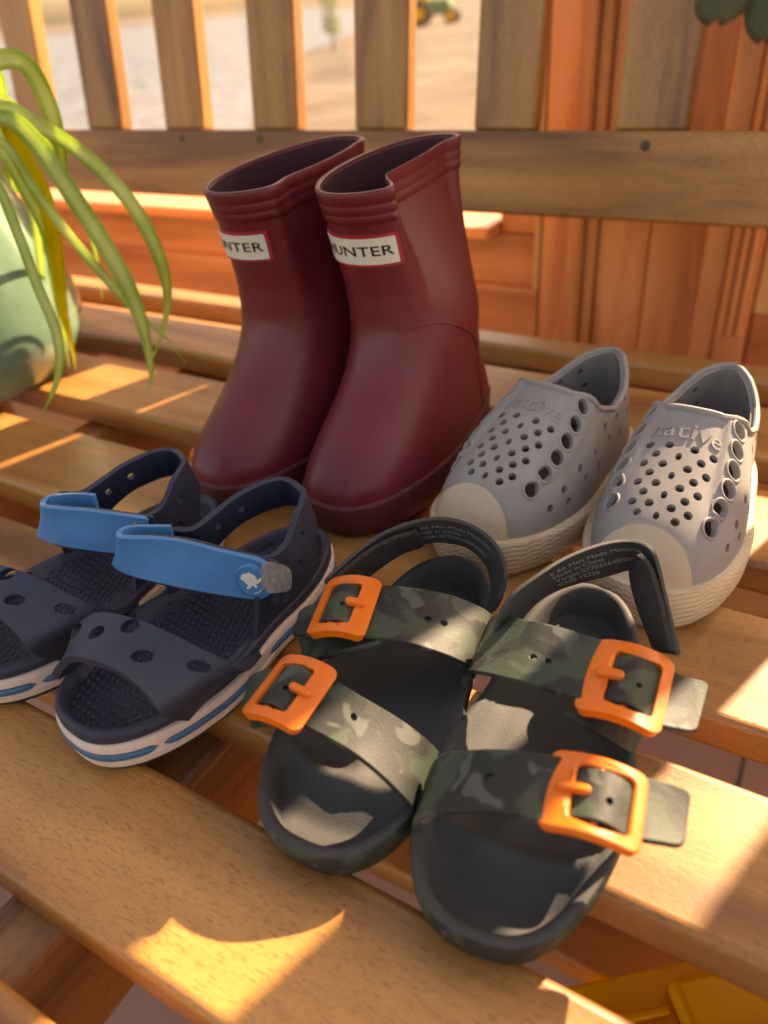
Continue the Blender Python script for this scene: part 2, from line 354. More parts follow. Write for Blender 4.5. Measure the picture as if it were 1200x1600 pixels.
def groundmat():
    m, nt, b = newmat('yard_ground'); L = nt.links.new
    tc = N(nt, 'ShaderNodeTexCoord'); n1 = N(nt, 'ShaderNodeTexNoise', Scale=.9, Detail=8.0, Roughness=.7); L(tc.outputs['Object'], n1.inputs['Vector'])
    r = ramp(nt, n1.outputs['Fac'], [(.3, (.075, .058, .045)), (.5, (.13, .105, .085)), (.7, (.18, .155, .14))]); L(r.outputs[0], b.inputs['Base Color']); b.inputs['Roughness'].default_value = .95; b.inputs['Specular IOR Level'].default_value = .1
    return m
M['ground'] = groundmat()
M['gravel'] = plain('pale_gravel', (.13, .145, .17), .95, .5, 5.0, 0, spec=.1)

# ------------------------------------------------------------------ setting
def structure(o): o['kind'] = 'structure'; return o
ZF = -.42
structure(pymesh('ground', [(-3000, .93, -.5), (3000, .93, -.5), (3000, 3000, -.5), (-3000, 3000, -.5)], [(0, 1, 2, 3)], M['ground'], recalc=False))
gp = [W(u, v, -.496) for u, v in ((-700, 420), (250, 420), (420, 300), (392, 200), (405, 130), (470, 85), (560, 48), (640, 25))]+[np.array([-60, 90, -.496]), np.array([-60, 2, -.496])]
gp[0][1] = gp[1][1] = .94
structure(pymesh('gravel_drive', gp, [tuple(range(len(gp)))], M['gravel'], recalc=False))
fl = structure(empty('floor', (0, 0, ZF)))
for i in range(-6, 4):
    for j in range(-3, 3):
        x0, y0 = i*.3+.03, j*.3+.02
        o = bx('tile', (x0+.002, y0+.002, ZF-.012), (x0+.298, min(y0+.298, .9), ZF), M['tile'], fl, .0015)
bx('grout', (-1.8, -.9, ZF-.03), (1.3, .915, ZF-.004), plain('grout', (.3, .26, .23), .9), fl, 0)

# wall behind the bench: a low glazed window bay, a strip of tongue-and-groove boards and a glazed door
YW = .80
win = tag(empty('glazed_window', (-.9, YW, ZF)), 'orange varnished window bay with low wooden panel and glass above sill, behind bench', 'window')
def wb(name, x0, x1, z0, z1, y0=YW, y1=YW+.05, parent=win, mat='door', vert=False, bevel=.003):
    if vert: return board(name, ((x0+x1)/2, (y0+y1)/2, z0), ((x0+x1)/2, (y0+y1)/2, z1), x1-x0, y1-y0, (0, -1, 0), M[mat], parent, bevel)
    return board(name, (x0, (y0+y1)/2, (z0+z1)/2), (x1, (y0+y1)/2, (z0+z1)/2), z1-z0, y1-y0, (0, -1, 0), M[mat], parent, bevel)
wb('bottom_rail', -1.9, -.288, ZF, -.036)
wb('panel', -1.9, -.287, -.038, .020, YW+.012, YW+.04)
wb('sill', -1.9, -.339, .020, .034, YW-.022, YW+.06)
wb('panel', -.339, -.287, .0205, .075, YW+.012, YW+.04)
wb('moulding', -.2935, -.2865, -.036, 1.5, YW-.003, YW+.02, vert=True, mat='pale_wood')
wb('stile', -.2865, -.255, ZF, 1.6, YW, YW+.05, vert=True)
wb('top_rail', -1.9, -.287, 1.5, 1.6)
wb('mullion', -1.22, -1.17, .034, 1.5, YW+.005, YW+.045, vert=True)
bx('pane', (-1.17, YW+.024, .034), (-.339, YW+.028, 1.5), M['glass'], win, 0)
bx('pane', (-.339, YW+.024, .075), (-.2935, YW+.028, 1.5), M['glass'], win, 0)  # hidden strip made glass so sun stripes reach the seat
bx('pane', (-1.9, YW+.024, .034), (-1.22, YW+.028, 1.5), M['glass'], win, 0)
wb('jamb', -.255, -.238, ZF, 1.6, YW-.012, YW+.06, vert=True)
wb('jamb', -.238, -.2265, ZF, 1.6, YW-.004, YW+.06, vert=True)
pw = tag(empty('board_wall', (-.17, YW, ZF)), 'strip of upright tongue and groove boards between window and door', 'wall')
wb('board', -.2255, -.1742, ZF, 1.6, YW+.004, YW+.03, pw, vert=True, bevel=.0025)
wb('board', -.1732, -.1175, ZF, 1.6, YW+.004, YW+.03, pw, vert=True, bevel=.0025)
dr = tag(empty('wooden_door', (.2, YW, ZF)), 'orange wooden door with fluted frame and glass, right of the board wall', 'door')
wb('jamb', -.1165, -.094, ZF, 1.6, YW-.02, YW+.06, dr, vert=True)
wb('jamb', -.093, -.066, ZF, 1.6, YW-.03, YW+.06, dr, vert=True)
for k in range(3): wb('flute', -.091+k*.0085, -.0865+k*.0085, -.05, 1.6, YW-.034, YW-.02, dr, vert=True, bevel=.0018)
wb('moulding', -.0655, -.050, -.036, .9, YW-.006, YW+.03, dr, vert=True, mat='pale_wood')
wb('stile', -.0495, .082, -.036, 1.6, YW+.002, YW+.05, dr, vert=True)
wb('bottom_rail', -.0655, .62, ZF, -.0365, YW, YW+.05, dr)
wb('panel', .0825, .62, -.036, .09, YW+.01, YW+.04, dr)
wb('mullion', .2225, .300, .09, 1.5, YW+.002, YW+.05, dr, vert=True)  # added out of view so its shadow narrows the sun stripe on the seat
bx('pane', (.0825, YW+.02, .09), (.2225, YW+.024, 1.5), M['glass'], dr, 0)
bx('pane', (.300, YW+.02, .09), (.62, YW+.024, 1.5), M['glass'], dr, 0)
wb('top_rail', .0825, .62, 1.5, 1.6, YW, YW+.05, dr)
wb('stile', .62, .72, ZF, 1.6, YW, YW+.05, dr, vert=True)

# ------------------------------------------------------------------ bench
bench = tag(empty('wooden_bench', (-.3, .35, ZF)), 'brown varnished slatted wooden bench with tall slatted back, holding all the shoes', 'bench')
X0, X1 = -1.15, .42
ST = .02
for y0, y1 in ((-.045, .0275), (.0505, .1105), (.1428, .2062), (.2342, .3050), (.3432, .4160), (.4520, .5220), (.5612, .5900)):
    board('seat_slat', (X0, (y0+y1)/2, -ST/2), (X1, (y0+y1)/2, -ST/2), y1-y0, ST, (0, 0, 1), M['bench'], bench, .0035, 3)
for x in (-.785, -.495, -.205, .13):
    board('seat_support', (x, -.03, -.0575), (x, .60, -.0575), .030, .073, (0, 0, 1), M['bench'], bench, .006)
board('front_rail', (X0+.03, -.025, -.075), (X1-.03, -.025, -.075), .022, .10, (0, 0, 1), M['bench'], bench, .004)
board('rear_rail', (X0+.03, .585, -.055), (X1-.03, .585, -.055), .022, .065, (0, 0, 1), M['bench'], bench, .004)
board('stretcher', (X0+.03, .25, -.24), (X1-.03, .25, -.24), .05, .022, (0, 0, 1), M['bench'], bench, .004)
TR = .15
def backp(z, off=0.): return .63+(z-.153)*TR+off
for x in (X0+.03, X1-.03):
    board('leg', (x, -.02, ZF), (x, -.02, -.022), .045, .045, (0, 1, 0), M['bench'], bench)
    board('leg', (x, .60, ZF), (x, backp(.1), .1), .045, .04, (0, 1, 0), M['bench'], bench)
    board('back_post', (x, backp(.1), .1), (x, backp(.56), .56), .045, .04, (0, 1, -.15), M['bench'], bench)
def backbar(name, z0, z1, th):
    y0, y1 = backp(z0), backp(z1); nrm = Vector((0, -1, TR)).normalized()
    c = Vector((0, (y0+y1)/2, (z0+z1)/2))-nrm*th/2
    return board(name, (X0+.05, c.y, c.z), (X1-.05, c.y, c.z), z1-z0, th, nrm, M['bench'], bench, .003)
backbar('back_rail', .0895, .153, .024)
backbar('top_rail', .50, .56, .026)
for k in range(-7, 6):
    x = -.263+.1165*k+{2: .008, 3: .021, 4: .02}.get(k, 0)  # unseen right-hand slats shifted to place the sun stripes on seat and shoes
    if x < X0+.08 or x > X1-.06: continue
    nrm = Vector((0, -1, TR)).normalized(); o_ = nrm*.012
    a = Vector((x, backp(.1525), .1525))-nrm*.0125; b = Vector((x, backp(.501), .501))-nrm*.0125
    board('back_slat', a, b, .040 if k == 3 else .053, .017, nrm, M['bench'], bench, .0025)  # one unseen slat made narrower to let more sun onto the clog
for u, v in ((283, 216), (1008, 228), (552, 217), (405, 216)):
    p = WY(u, v, .628); nrm = Vector((0, -1, TR)).normalized(); y = backp(p[2])
    ring = lambda r, d: [Vector((p[0]+r*math.cos(q), y+r*math.sin(q)*TR, p[2]+r*math.sin(q)))+nrm*d-bench.location for q in np.linspace(0, 2*math.pi, 16, endpoint=False)]
    loft('wood_plug', [ring(.0038, -.002), ring(.0038, .0002), ring(.0032, .0005)], M['plug'], bench, cap1=True)

# ------------------------------------------------------------------ shoe helpers
def shoe(name, heel, toe, label, cat, group):
    """Empty at the heel, local +y towards the toe"""
    d = np.array(toe)-np.array(heel); o = empty(name, (*heel, 0), math.atan2(d[1], d[0])-math.pi/2); tag(o, label, cat, group); return o, float(np.linalg.norm(d))
def local(o, p):
    c, s = math.cos(-o.rotation_euler.z), math.sin(-o.rotation_euler.z); x, y = p[0]-o.location.x, p[1]-o.location.y; return np.array([c*x-s*y, s*x+c*y, p[2]-o.location.z])
def PX(o, lst):
    """photo points (u, v, height above the seat) on a shoe -> its local coordinates"""
    return [local(o, W(*q)) if len(q) == 3 else local(o, q[1]) for q in lst]
def outline(L, wt, wh, n=120, waist=.0025, skew=0., nt_=2.5, nh=2.2):
    """closed foot outline, counter-clockwise from the heel; returns points and outward normals"""
    q = np.linspace(0, 2*math.pi, n, endpoint=False); c, s = np.cos(q), np.sin(q)
    nn = np.where(c < 0, nt_, nh)
    y = L/2-L/2*np.sign(c)*np.abs(c)**(2/nn); t = y/L
    wd = wh+(wt-wh)*sstep(.2, .68, t); x = wd*np.sign(s)*np.abs(s)**(2/nn)
    x = x*(1-waist/wt*np.exp(-((t-.42)/.13)**2))+skew*(sstep(.3, 1, t)-.3)
    P = np.c_[x, y]; T = np.roll(P, -1, 0)-np.roll(P, 1, 0); Nn = np.c_[T[:, 1], -T[:, 0]]; Nn /= np.linalg.norm(Nn, axis=1)[:, None]
    if ((P-P.mean(0))*Nn).sum() < 0: Nn = -Nn
    return P, Nn
def oring(P, Nn, off, z):
    Q = P+Nn*off; zz = np.array([z(a[0], a[1]) for a in Q]) if callable(z) else np.full(len(Q), z); return np.c_[Q, zz]
def bed_rings(P, Nn, off, hf, L, steps=16):
    rs = []; c = np.array([0, L*.5])
    Q0 = P+Nn*off
    for k in np.linspace(0, 1, steps):
        f = 1-k*.985; Q = np.c_[Q0[:, 0]*f, c[1]+(Q0[:, 1]-c[1])*(f+.0*k)]
        rs.append(np.c_[Q, [hf(a, b) for a, b in Q]])
    return rs

# ------------------------------------------------------------------ burgundy boots
def make_boot(heel, toe, label, dent, lab_off, lean=0.):
    o, L = shoe('rubber_boot', heel, toe, label, 'boot', 'pair of burgundy rubber boots')
    K = L/.18
    zk = [0, .006, .022, .030, .040, .050, .060, .070, .080, .090, .100, .120, .150, .176]
    yf = np.array([.172, .177, .178, .1765, .169, .157, .144, .133, .125, .1195, .1165, .1165, .1215, .129])*K
    yb = np.array([.005, .001, .000, .000, .003, .008, .013, .017, .0190, .0195, .0190, .0170, .0140, .0105])*K
    ww = np.array([.0355, .037, .0375, .0372, .036, .0348, .0336, .0328, .0322, .0318, .0315, .0315, .0318, .0320])
    def prm(z):
        # smooth interpolation of the profile
        return [float(np.interp(z, zk, a)) for a in (yf, yb, ww)]
    zs_f = np.linspace(0, .176, 400); sm = {}
    for nme, a in (('f', yf), ('b', yb), ('w', ww)):
        r = np.interp(zs_f, zk, a); ker = np.exp(-np.linspace(-2, 2, 21)**2); ker /= ker.sum(); sm[nme] = np.convolve(np.pad(r, 10, 'edge'), ker, 'valid')
    def P(z, q, off=0.):
        f, b, wd = (float(np.interp(z, zs_f, sm[k])) for k in 'fbw')
        n = 2.15+.35*sstep(.06, .02, z); c, s = math.cos(q), math.sin(q)
        a = (f-b)/2+off; y = (f+b)/2+a*math.copysign(abs(c)**(2/n), c); t = (y-b)/(f-b)
        foot = 1-sstep(.045, .095, z); prof = (.80+.20*sstep(.15, .6, t))*foot+(1-foot)*1.
        x = (wd*prof+off)*math.copysign(abs(s)**(2/n), s)
        up = sstep(.085, .172, z)
        if s < 0 and dent:  # side pressed in towards the heel
            x *= 1-dent*up*sstep(.90, .68, t)*sstep(-.05, .16, t)*1.0
            x *= 1+.10*up*sstep(.75, .9, t)
        if s > 0: x *= 1-.10*up
        zz = z+(.004*(.5-t)*2 if True else 0)*sstep(.09, .176, z)
        return np.array([x+lean*sstep(.07, .176, z), y, zz])
    NQ = 96; qs = np.linspace(0, 2*math.pi, NQ, endpoint=False)
    ring = lambda z, off: [P(z, q, off) for q in qs]
    zs = list(np.linspace(.004, .022, 5))+list(np.linspace(.025, .075, 26))+list(np.linspace(.08, .176, 26))
    rs = [ring(z, 0) for z in zs]
    body = loft('boot_body', rs, M['boot'], o, cap0=True, sharp=60)
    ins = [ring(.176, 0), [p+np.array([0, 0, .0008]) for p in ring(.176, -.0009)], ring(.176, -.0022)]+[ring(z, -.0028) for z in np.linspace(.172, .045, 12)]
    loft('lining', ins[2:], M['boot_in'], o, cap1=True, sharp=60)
    # rolled rim with three raised bands
    rr = []
    for z, off in ((.160, .0000), (.1603, .0008), (.1640, .0009), (.1645, .0006), (.1652, .0006), (.1657, .0009), (.1690, .0010), (.1695, .0007), (.1702, .0007), (.1707, .0010), (.1752, .0011), (.1762, .0005), (.1763, -.0012), (.1752, -.0024), (.170, -.0026)):
        rr.append(ring(min(z, .176), off))
        if z > .176: rr[-1] = [p+np.array([0, 0, .0004]) for p in rr[-1]]
    loft('rim_band', rr, M['boot'], o, sharp=70)
    so_ = []
    for z, off in ((.0, -.003), (.001, .0002), (.004, .0012), (.019, .0014), (.0212, .0016), (.0222, .0016), (.0230, .0008), (.0232, -.0004)): so_.append(ring(z, off))
    loft('sole', so_, M['boot_sole'], o, cap0=True, sharp=60)
    def onside(y, z, side=-1, off=.0002):
        f, b = (float(np.interp(z, zs_f, sm[k])) for k in 'fb'); n = 2.15+.35*sstep(.06, .02, z); t = np.clip((y-(f+b)/2)/((f-b)/2), -1, 1)
        q = math.acos(math.copysign(abs(t)**(n/2), t)); return P(z, q*(1 if side > 0 else -1), off)
    for side in (-1, 1):
        pts = spline([(.1125, .100), (.100, .1005), (.085, .0965), (.062, .082), (.044, .066), (.036, .060)], 40)
        pts = [(min(a*K, np.interp(b, zs_f, sm['f'])-1e-4), b) for a, b in pts]
        tube('seam', [onside(a, b, side) for a, b in pts], .0006, M['boot'], o, 6)
        pts = spline([(.010, .083), (.022, .072), (.036, .060), (.039, .045), (.040, .024)], 36)
        tube('seam', [onside(max(a*K, np.interp(b, zs_f, sm['b'])+1e-4), b, side) for a, b in pts], .0006, M['boot'], o, 6)
    # front label: x across (angle), y up
    fz = .146
    def FL(x, y): return P(fz+y, lab_off-x/.030*1.0, 0.0)
    sheet('label_edge', rrect(-.0200, .0200, -.0088, .0088, .0012), [], lambda x, y: FL(x, y)+normal_of(FL, x, y)*.0010, .0022, .0012, M['red_edge'], o)
    plate = sheet('label_plate', rrect(-.0184, .0184, -.0072, .0072, .0006), [], lambda x, y: FL(x, y)+normal_of(FL, x, y)*.0014, .0022, .0005, M['cream'], o)
    v2, f2 = text2d('HUNTER', .0098, 1.06, .00012)
    decal('lettering', v2*np.array([.84, .78]), f2, FL, .0016, M['ink'], o)
    return o
make_boot((-.208, .450), (-.214, .269), 'burgundy rubber boot with its rim pressed in on one side, beside the grey clogs', .72, -.04, .009)
make_boot((-.279, .443), (-.292, .259), 'burgundy rubber boot with smooth oval rim, further from the grey clogs', .30, .12)

# ------------------------------------------------------------------ grey perforated clogs
def make_clog(heel, toe, label, mir=1):
    o, L = shoe('perforated_clog', heel, toe, label, 'clog', 'pair of grey clogs')
    WT, WH = .0395, .0325
    P2, N2 = outline(L, WT, WH, 140, .002, 0.003*mir)
    def top(x, y): return .0195+.004*sstep(.75, 1., y/L)
    rs = [oring(P2, N2, -.004, .0), oring(P2, N2, -.001, .0012), oring(P2, N2, 0, .004), oring(P2, N2, .0006, .012), oring(P2, N2, .0006, lambda x, y: top(x, y)-.001), oring(P2, N2, 0, top), oring(P2, N2, -.0035, lambda x, y: top(x, y)+.0006)]
    loft('sole', rs, M['clog_sole'], o, cap0=True, sharp=50)
    loft('insole', bed_rings(P2, N2, -.004, lambda x, y: .016, L), M['clog_in'], o, cap1=True)
    hy = [0, .06, .15, .28, .40, .5, .6, .7, .8, .88, .95, 1.]; hz = [.064, .067, .069, .070, .068, .062, .0535, .0455, .038, .031, .022, .008]
    hs_x = np.linspace(0, 1, 300); ker = np.exp(-np.linspace(-2, 2, 25)**2); ker /= ker.sum(); hsm = np.convolve(np.pad(np.interp(hs_x, hy, hz), 12, 'edge'), ker, 'valid')
    zs = .018; n = 2.35
    SC = .15  # metres per unit of both parameters
    def base(a, ph, off=0.):
        t = (1-math.cos(math.pi*min(max(a, 0), 1)))/2; y = L*t
        wd = WH+(WT-WH)*sstep(.2, .68, t); nn = 2.5 if t > .5 else 2.2
        cc = abs(2*t-1); wd = (wd-.0035)*max(0, 1-cc**nn)**(1/nn); wd *= 1-.002/WT*math.exp(-((t-.42)/.13)**2)
        h = float(np.interp(t, hs_x, hsm))
        c, s = math.cos(ph), math.sin(ph)
        raise_ = 0.
        d1 = abs(abs(ph-math.pi/2)-R_(34+33*(t-.5))); wst = R_(11.5)*sstep(.86, .66, t)
        if t > .39: raise_ = .0013*(1-sstep(wst*.75, wst*1.25+2e-3, d1))*sstep(.40, .46, t)
        x = wd*math.copysign(abs(c)**(2/n), c); z = zs+h*0+(h-zs*.25)*abs(s)**(2/n)
        lean = 1-.16*sstep(.3, 0, t)*abs(s)
        k = 1+ (raise_+off)/.035
        yy = y+ .010*sstep(.22, 0, t)*abs(s)**1.5
        return np.array([x*lean*k+.003*mir*(sstep(.3, 1, t)-.3), .002+yy*(L-.004)/L, zs+(z-zs)*k])
    U = lambda x, y: base(x/SC, y/SC*3.2)   # x: 0..SC  y: 0..pi*SC/3.2
    YM = math.pi*SC/3.2
    def phi_o(t):
        zc = np.interp(t, [0, .1, .22, .34, .43, .50], [.050, .048, .040, .038, .044, .0545]); h = float(np.interp(t, hs_x, hsm))-zs*.25
        return math.asin(min(1, max(0, zc/h))**(n/2)*.999)
    A = lambda t: math.acos(1-2*t)/math.pi
    t_op = .50
    cur = []
    for t in np.linspace(0, t_op, 26): cur.append((A(t)*SC, phi_o(t)*SC/3.2))
    # rounded corner across the tongue
    edge = cur+[(A(t_op+.012*math.sin(math.pi*k))*SC, (phi_o(t_op)+(math.pi-2*phi_o(t_op))*k)*SC/3.2) for k in np.linspace(.08, .92, 13)]+[(a, YM-b) for a, b in cur[::-1]]
    poly = [(SC*A(x), 0) for x in np.linspace(0, .985, 2)]+[(SC*A(.985), YM)]+[(0, YM)]+edge[::-1]
    holes = []; eye = []
    for side in (0, 1):
        for k in range(6):
            t = .512+.060*k; ph = R_(56-2.0*k); ph = math.pi-ph if side else ph
            u, v = A(t)*SC, ph*SC/3.2; holes.append(metric_hole(U, u, v, .0038, 16)); eye.append((u, v))
        for t, p in ((.08, 22), (.12, 34), (.19, 20), (.22, 30), (.30, 16), (.32, 26), (.40, 20), (.42, 29), (.50, 14), (.52, 24), (.60, 18), (.62, 28), (.70, 14), (.71, 25), (.78, 19)):
            ph = R_(p); ph = math.pi-ph if side else ph; holes.append(metric_hole(U, A(t)*SC, ph*SC/3.2, .0021, 12))
    for t, phs in [(.635+.0315*k, ((69, 83, 97, 111), (76, 90, 104))[k % 2]) for k in range(8)]:
        for p in phs: holes.append(metric_hole(U, A(t)*SC, R_(p)*SC/3.2, .0021, 14))
    for t, p in ((.07, 65), (.05, 72), (.06, 110)): pass
    up = sheet('upper', poly, holes, U, .0023, .0030, [M['clog']], o, weld=1e-5, sharp=55, d_edge=.002)
    loft('heel_lining', [[base(A(t), ph, -.0034) for ph in np.linspace(.02, phi_o(t)*.97, 10)] for t in np.linspace(.3, .004, 24)]+[[base(A(t), math.pi-ph, -.0034) for ph in np.linspace(.02, phi_o(t)*.97, 10)] for t in np.linspace(.004, .3, 24)], M['clog_in'], o, closed=False, sharp=80)
    for u, v in eye:
        nrm = normal_of(U, u, v)
        if nrm @ (np.array(U(u, v))-np.array([0, U(u, v)[1], .02])) < 0: nrm = -nrm
        rsz = [[np.array(U(*q))+nrm*h for q in metric_hole(U, u, v, r, 20)] for r, h in ((.0053, -.0003), (.0052, .0004), (.0047, .0008), (.0041, .0006), (.0038, -.0003), (.0037, -.0028))]
        loft('eyelet', rsz, M['clog'], o, sharp=70)
    # opening edge bead
    bead = [np.array(U(a, b)) for a, b in edge]
    tube('collar_bead', spline(bead, 120), .0016, M['clog'], o, 8)
    # toe cap
    def cap_lo(ph): return .892+.045*abs(math.cos(ph))**1.5
    rc = [[base(A(cap_lo(ph)+(1.0-cap_lo(ph))*k), ph, .0016) for ph in np.linspace(0, math.pi, 50)] for k in np.linspace(0, .999, 16)]
    rc = [[base(A(cap_lo(ph)), ph, -.001) for ph in np.linspace(0, math.pi, 50)]]+rc
    loft('toe_cap', rc, M['clog_cap'], o, closed=False, sharp=70)
    # embossed name on the tongue
    v2, f2 = text2d('native', .0125, 1.05, .0001)
    FT = lambda x, y: base(A(.585-y/L), math.pi/2-x/.036*mir_t, 0)
    mir_t = -1
    decal('lettering', v2*np.array([.95, .9]), f2, FT, .0006, M['clog'], o, .001)
    return o
make_clog((-.103, .434), (-.134, .273), 'grey perforated clog with cream toe cap standing next to a burgundy boot', 1)
make_clog((-.038, .434), (-.050, .272), 'grey perforated clog with sun on its side, behind the buckled sandals', -1)

# ------------------------------------------------------------------ navy sandals with blue strap
def make_navy(heel, toe, label, ref=None, far=None):
    """ref: offset of this sandal from the one measured on the photograph"""
    o, L = shoe('strap_sandal', heel, toe, label, 'sandal', 'pair of navy sandals')
    if ref is None: base = o
    else: base = ref
    loc_ = lambda lst: PX(base, lst)
    P2, N2 = outline(L, .0368, .0310, 140, .0035, -.002)
    rise = lambda x, y: .003*sstep(.35, .0, y/L)+.0015*sstep(.8, 1, y/L)
    KZ = .76
    def rg(off, z): return oring(P2, N2, off, lambda x, y: KZ*z*(1+rise(x, y)/.022))
    loft('outsole', [rg(-.006, .0), rg(-.0025, .0003), rg(-.0015, .0045)], M['dark'], o, cap0=True, sharp=50)
    loft('midsole', [rg(-.0020, .0040), rg(-.0005, .0045), rg(.0002, .0090), rg(-.0006, .0096), rg(-.0006, .0148), rg(.0003, .0154), rg(.0005, .0200), rg(-.0002, .0210), rg(-.003, .0212)], M['white'], o, sharp=50)
    # blue stripe in separate dashes around the sole
    q = np.linspace(0, 1, len(P2), endpoint=False)
    def dash(i0, i1):
        idx = np.arange(i0, i1+1) % len(P2); rs = []
        m = len(idx)
        for j, i in enumerate(idx):
            e = min(j, m-1-j)/3.; g = math.sqrt(max(0, 1-(1-min(1, e))**2)) if e < 1 else 1
            c = .0122; r = .0026*max(g, .05); p, nn_ = P2[i], N2[i]; ring_ = []
            for a in np.linspace(0, 2*math.pi, 8, endpoint=False):
                z = KZ*(c+r*math.sin(a))*(1+rise(p[0], p[1])/.022); of = -.0003+.0011*g*math.cos(a); ring_.append((*(p+nn_*of), z))
            rs.append(ring_)
        loft('sole_stripe', rs, M['stripe'], o, cap0=True, cap1=True, sharp=80)
    n = len(P2)
    for a, b in ((.02, .10), (.115, .24), (.255, .36), (.37, .63), (.64, .745), (.76, .885), (.90, .98)): dash(int(a*n), int(b*n))
    hb = lambda x, y: .0170+.005*sstep(.55, 1, abs(x)/.034)*sstep(1.02, .9, y/L)*1+.0035*math.exp(-((y/L-.45)/.18)**2)*sstep(.4, 1, -x/.03)+.003*sstep(.25, 0, y/L)+.0035*sstep(.93, 1., y/L)-.001*math.exp(-((y/L-.76)/.1)**2)
    rim = lambda x, y: .0222+rise(x, y)
    rs = [rg(-.0022, .0208), oring(P2, N2, -.0008, .0172), oring(P2, N2, -.0006, lambda x, y: rim(x, y)-.0025), oring(P2, N2, -.0016, lambda x, y: rim(x, y)-.0006), oring(P2, N2, -.0030, rim), oring(P2, N2, -.0048, lambda x, y: rim(x, y)-.0008)]
    loft('footbed', rs+bed_rings(P2, N2, -.0062, hb, L, 24), M['navy'], o, cap1=True, sharp=60)
    # massage nubs, too many to pick apart
    V, Fc = [], []
    for iy in range(40):
        for ix in range(-8, 9):
            y = .010+iy*.0036; x = (ix+.5*(iy % 2))*.0036; t = y/L
            wd = (.031+(.0368-.031)*sstep(.2, .68, t)-.010)*max(0, 1-abs(2*t-1)**2.4)**(1/2.4)
            if abs(x) > wd: continue
            if .38 < t < .62 and x > -.004: pass
            c = np.array([x, y, hb(x, y)]); k = len(V)
            for r, h in ((.00145, -.0003), (.0012, .0006), (.0006, .0010)):
                V += [c+np.array([r*math.cos(a), r*math.sin(a), h]) for a in np.linspace(0, 2*math.pi, 6, endpoint=False)]
            for a in range(2):
                for b in range(6): Fc.append((k+a*6+b, k+a*6+(b+1) % 6, k+(a+1)*6+(b+1) % 6, k+(a+1)*6+b))
            Fc.append(tuple(k+12+b for b in range(6)))
    nb = pymesh('massage_nubs', V, Fc, M['navy'], o, sharp=80); nb['kind'] = 'stuff'
    side = lambda t, sx, z, off=-.0016: np.array([*(lambda i: P2[i]+N2[i]*off)(int(np.argmin(np.abs(P2[:, 1]/L-t)+(np.sign(P2[:, 0]) != sx)*9))), z])
    def onx(u, v, x):
        '''photo point on the plane x = const of the sandal'''
        a, b = local(base, W(u, v, .03)), local(base, W(u, v, .06)); k = (x-a[0])/(b[0]-a[0]); return a+(b-a)*k
    # local x: + is the photograph's left side
    fr = [side(.80, 1, .0165)]+loc_([(93, 1062, .0330), (109, 1037, .0440), (140, 1038, .0500), (187, 1056, .0500), (224, 1084, .0450), (248, 1112, .0375)])+[side(.80, -1, .0165)]
    re_ = [side(.56, 1, .0165)]+loc_([(130, 984, .0430), (159, 960, .0540), (215, 969, .0570), (278, 995, .0540), (336, 1023, .0470), (380, 1037, .0370)])+[side(.50, -1, .0165)]
    F, Ls, Ws = ruled(fr, re_, -.0015)
    hl = []
    for px in ((.24, .60), (.33, .84), (.44, .58), (.52, .84), (.62, .42), (.72, .74)):
        hl.append(metric_hole(F, px[0]*Ls, px[1]*Ws, .0036, 18))
    sheet('toe_strap', [(0, 0), (Ls, 0), (Ls, Ws), (0, Ws)], hl, F, .003, -.0032, M['navy'], o, bevel=.0009, sharp=50)
    # heel sling: wall from the sole with a wide window, top edge from the photograph
    topc = [side(.50, 1, .050)]+loc_([(262, 824, .058), (299, 822, .0575), (333, 797, .0590), (366, 772, .0610), (411, 750, .0625), (448, 745, .0620)])
    topc += [onx(477, 764, -.0150), onx(475, 785, -.0215), onx(467, 803, -.0250), onx(458, 832, -.0275), onx(446, 856, -.0290), onx(428, 869, -.0295), onx(405, 872, -.0260)]
    basec = [side(t, 1, .0185, -.002) for t in (.50, .44, .36, .27, .18, .07)]+[np.array([0, .0015, .0195])]+[side(t, -1, .0185, -.002) for t in (.05, .12, .19, .27, .34, .42, .50)]
    F, Ls, Ws = ruled(basec, topc)
    sl_u = lambda k: float(np.interp(k, np.arange(14), _si)) ; _ts = np.linspace(0, 1, 161); _m = (spline(basec, ts=_ts)+spline(topc, ts=_ts))/2; _s = np.r_[0, np.cumsum(np.linalg.norm(np.diff(_m, axis=0), axis=1))]; _si = np.interp(np.arange(14)/13, _ts, _s)
    win_ = [(sl_u(k), y*Ws) for k, y in spline([(2.0, .25), (2.6, .46), (3.6, .56), (4.8, .58), (6.0, .58), (7.2, .54), (8.1, .40), (8.3, .16), (7.6, .05), (5.2, .03), (2.8, .06)], 64, closed=True)]
    hl = [win_]+[metric_hole(F, sl_u(k), y*Ws, .0022, 14) for k, y in ((2.9, .78), (4.0, .80), (9.2, .74), (9.9, .48))]
    sheet('heel_sling', [(0, 0), (Ls, 0), (Ls, Ws), (0, Ws)], hl, F, .0026, -.0028, M['navy'], o, bevel=.0009, sharp=50)
    # blue strap: folded round on the far side, riveted on the near side
    tp = loc_([(268, 819, .0630), (240, 819, .0640), (213, 819, .0650), (192, 823, .0658), (181, 831, .0664), (184, 840, .0670), (205, 842, .0672), (240, 842, .0667), (285, 847, .0650), (335, 860, .0615), (390, 873, .0570)])+[onx(424, 884, -.0345)]
    b2 = [onx(175, 880, .0335)]+loc_([(182, 890, .0485), (205, 900, .0480), (240, 909, .0468), (290, 920, .0445), (340, 929, .0412), (390, 936, .0375)])+[onx(424, 938, -.0345)]
    bt = [p-np.array([0, 0, .0195]) for p in tp[:4]]+b2
    if far:
        tp = PX(o, far[0])+[tp[-2], tp[-1]]; bt = [p-np.array([0, 0, .0195]) for p in tp[:4]]+PX(o, far[1])+[bt[-2], bt[-1]]
    F, Ls, Ws = ruled(tp, bt, .0010)
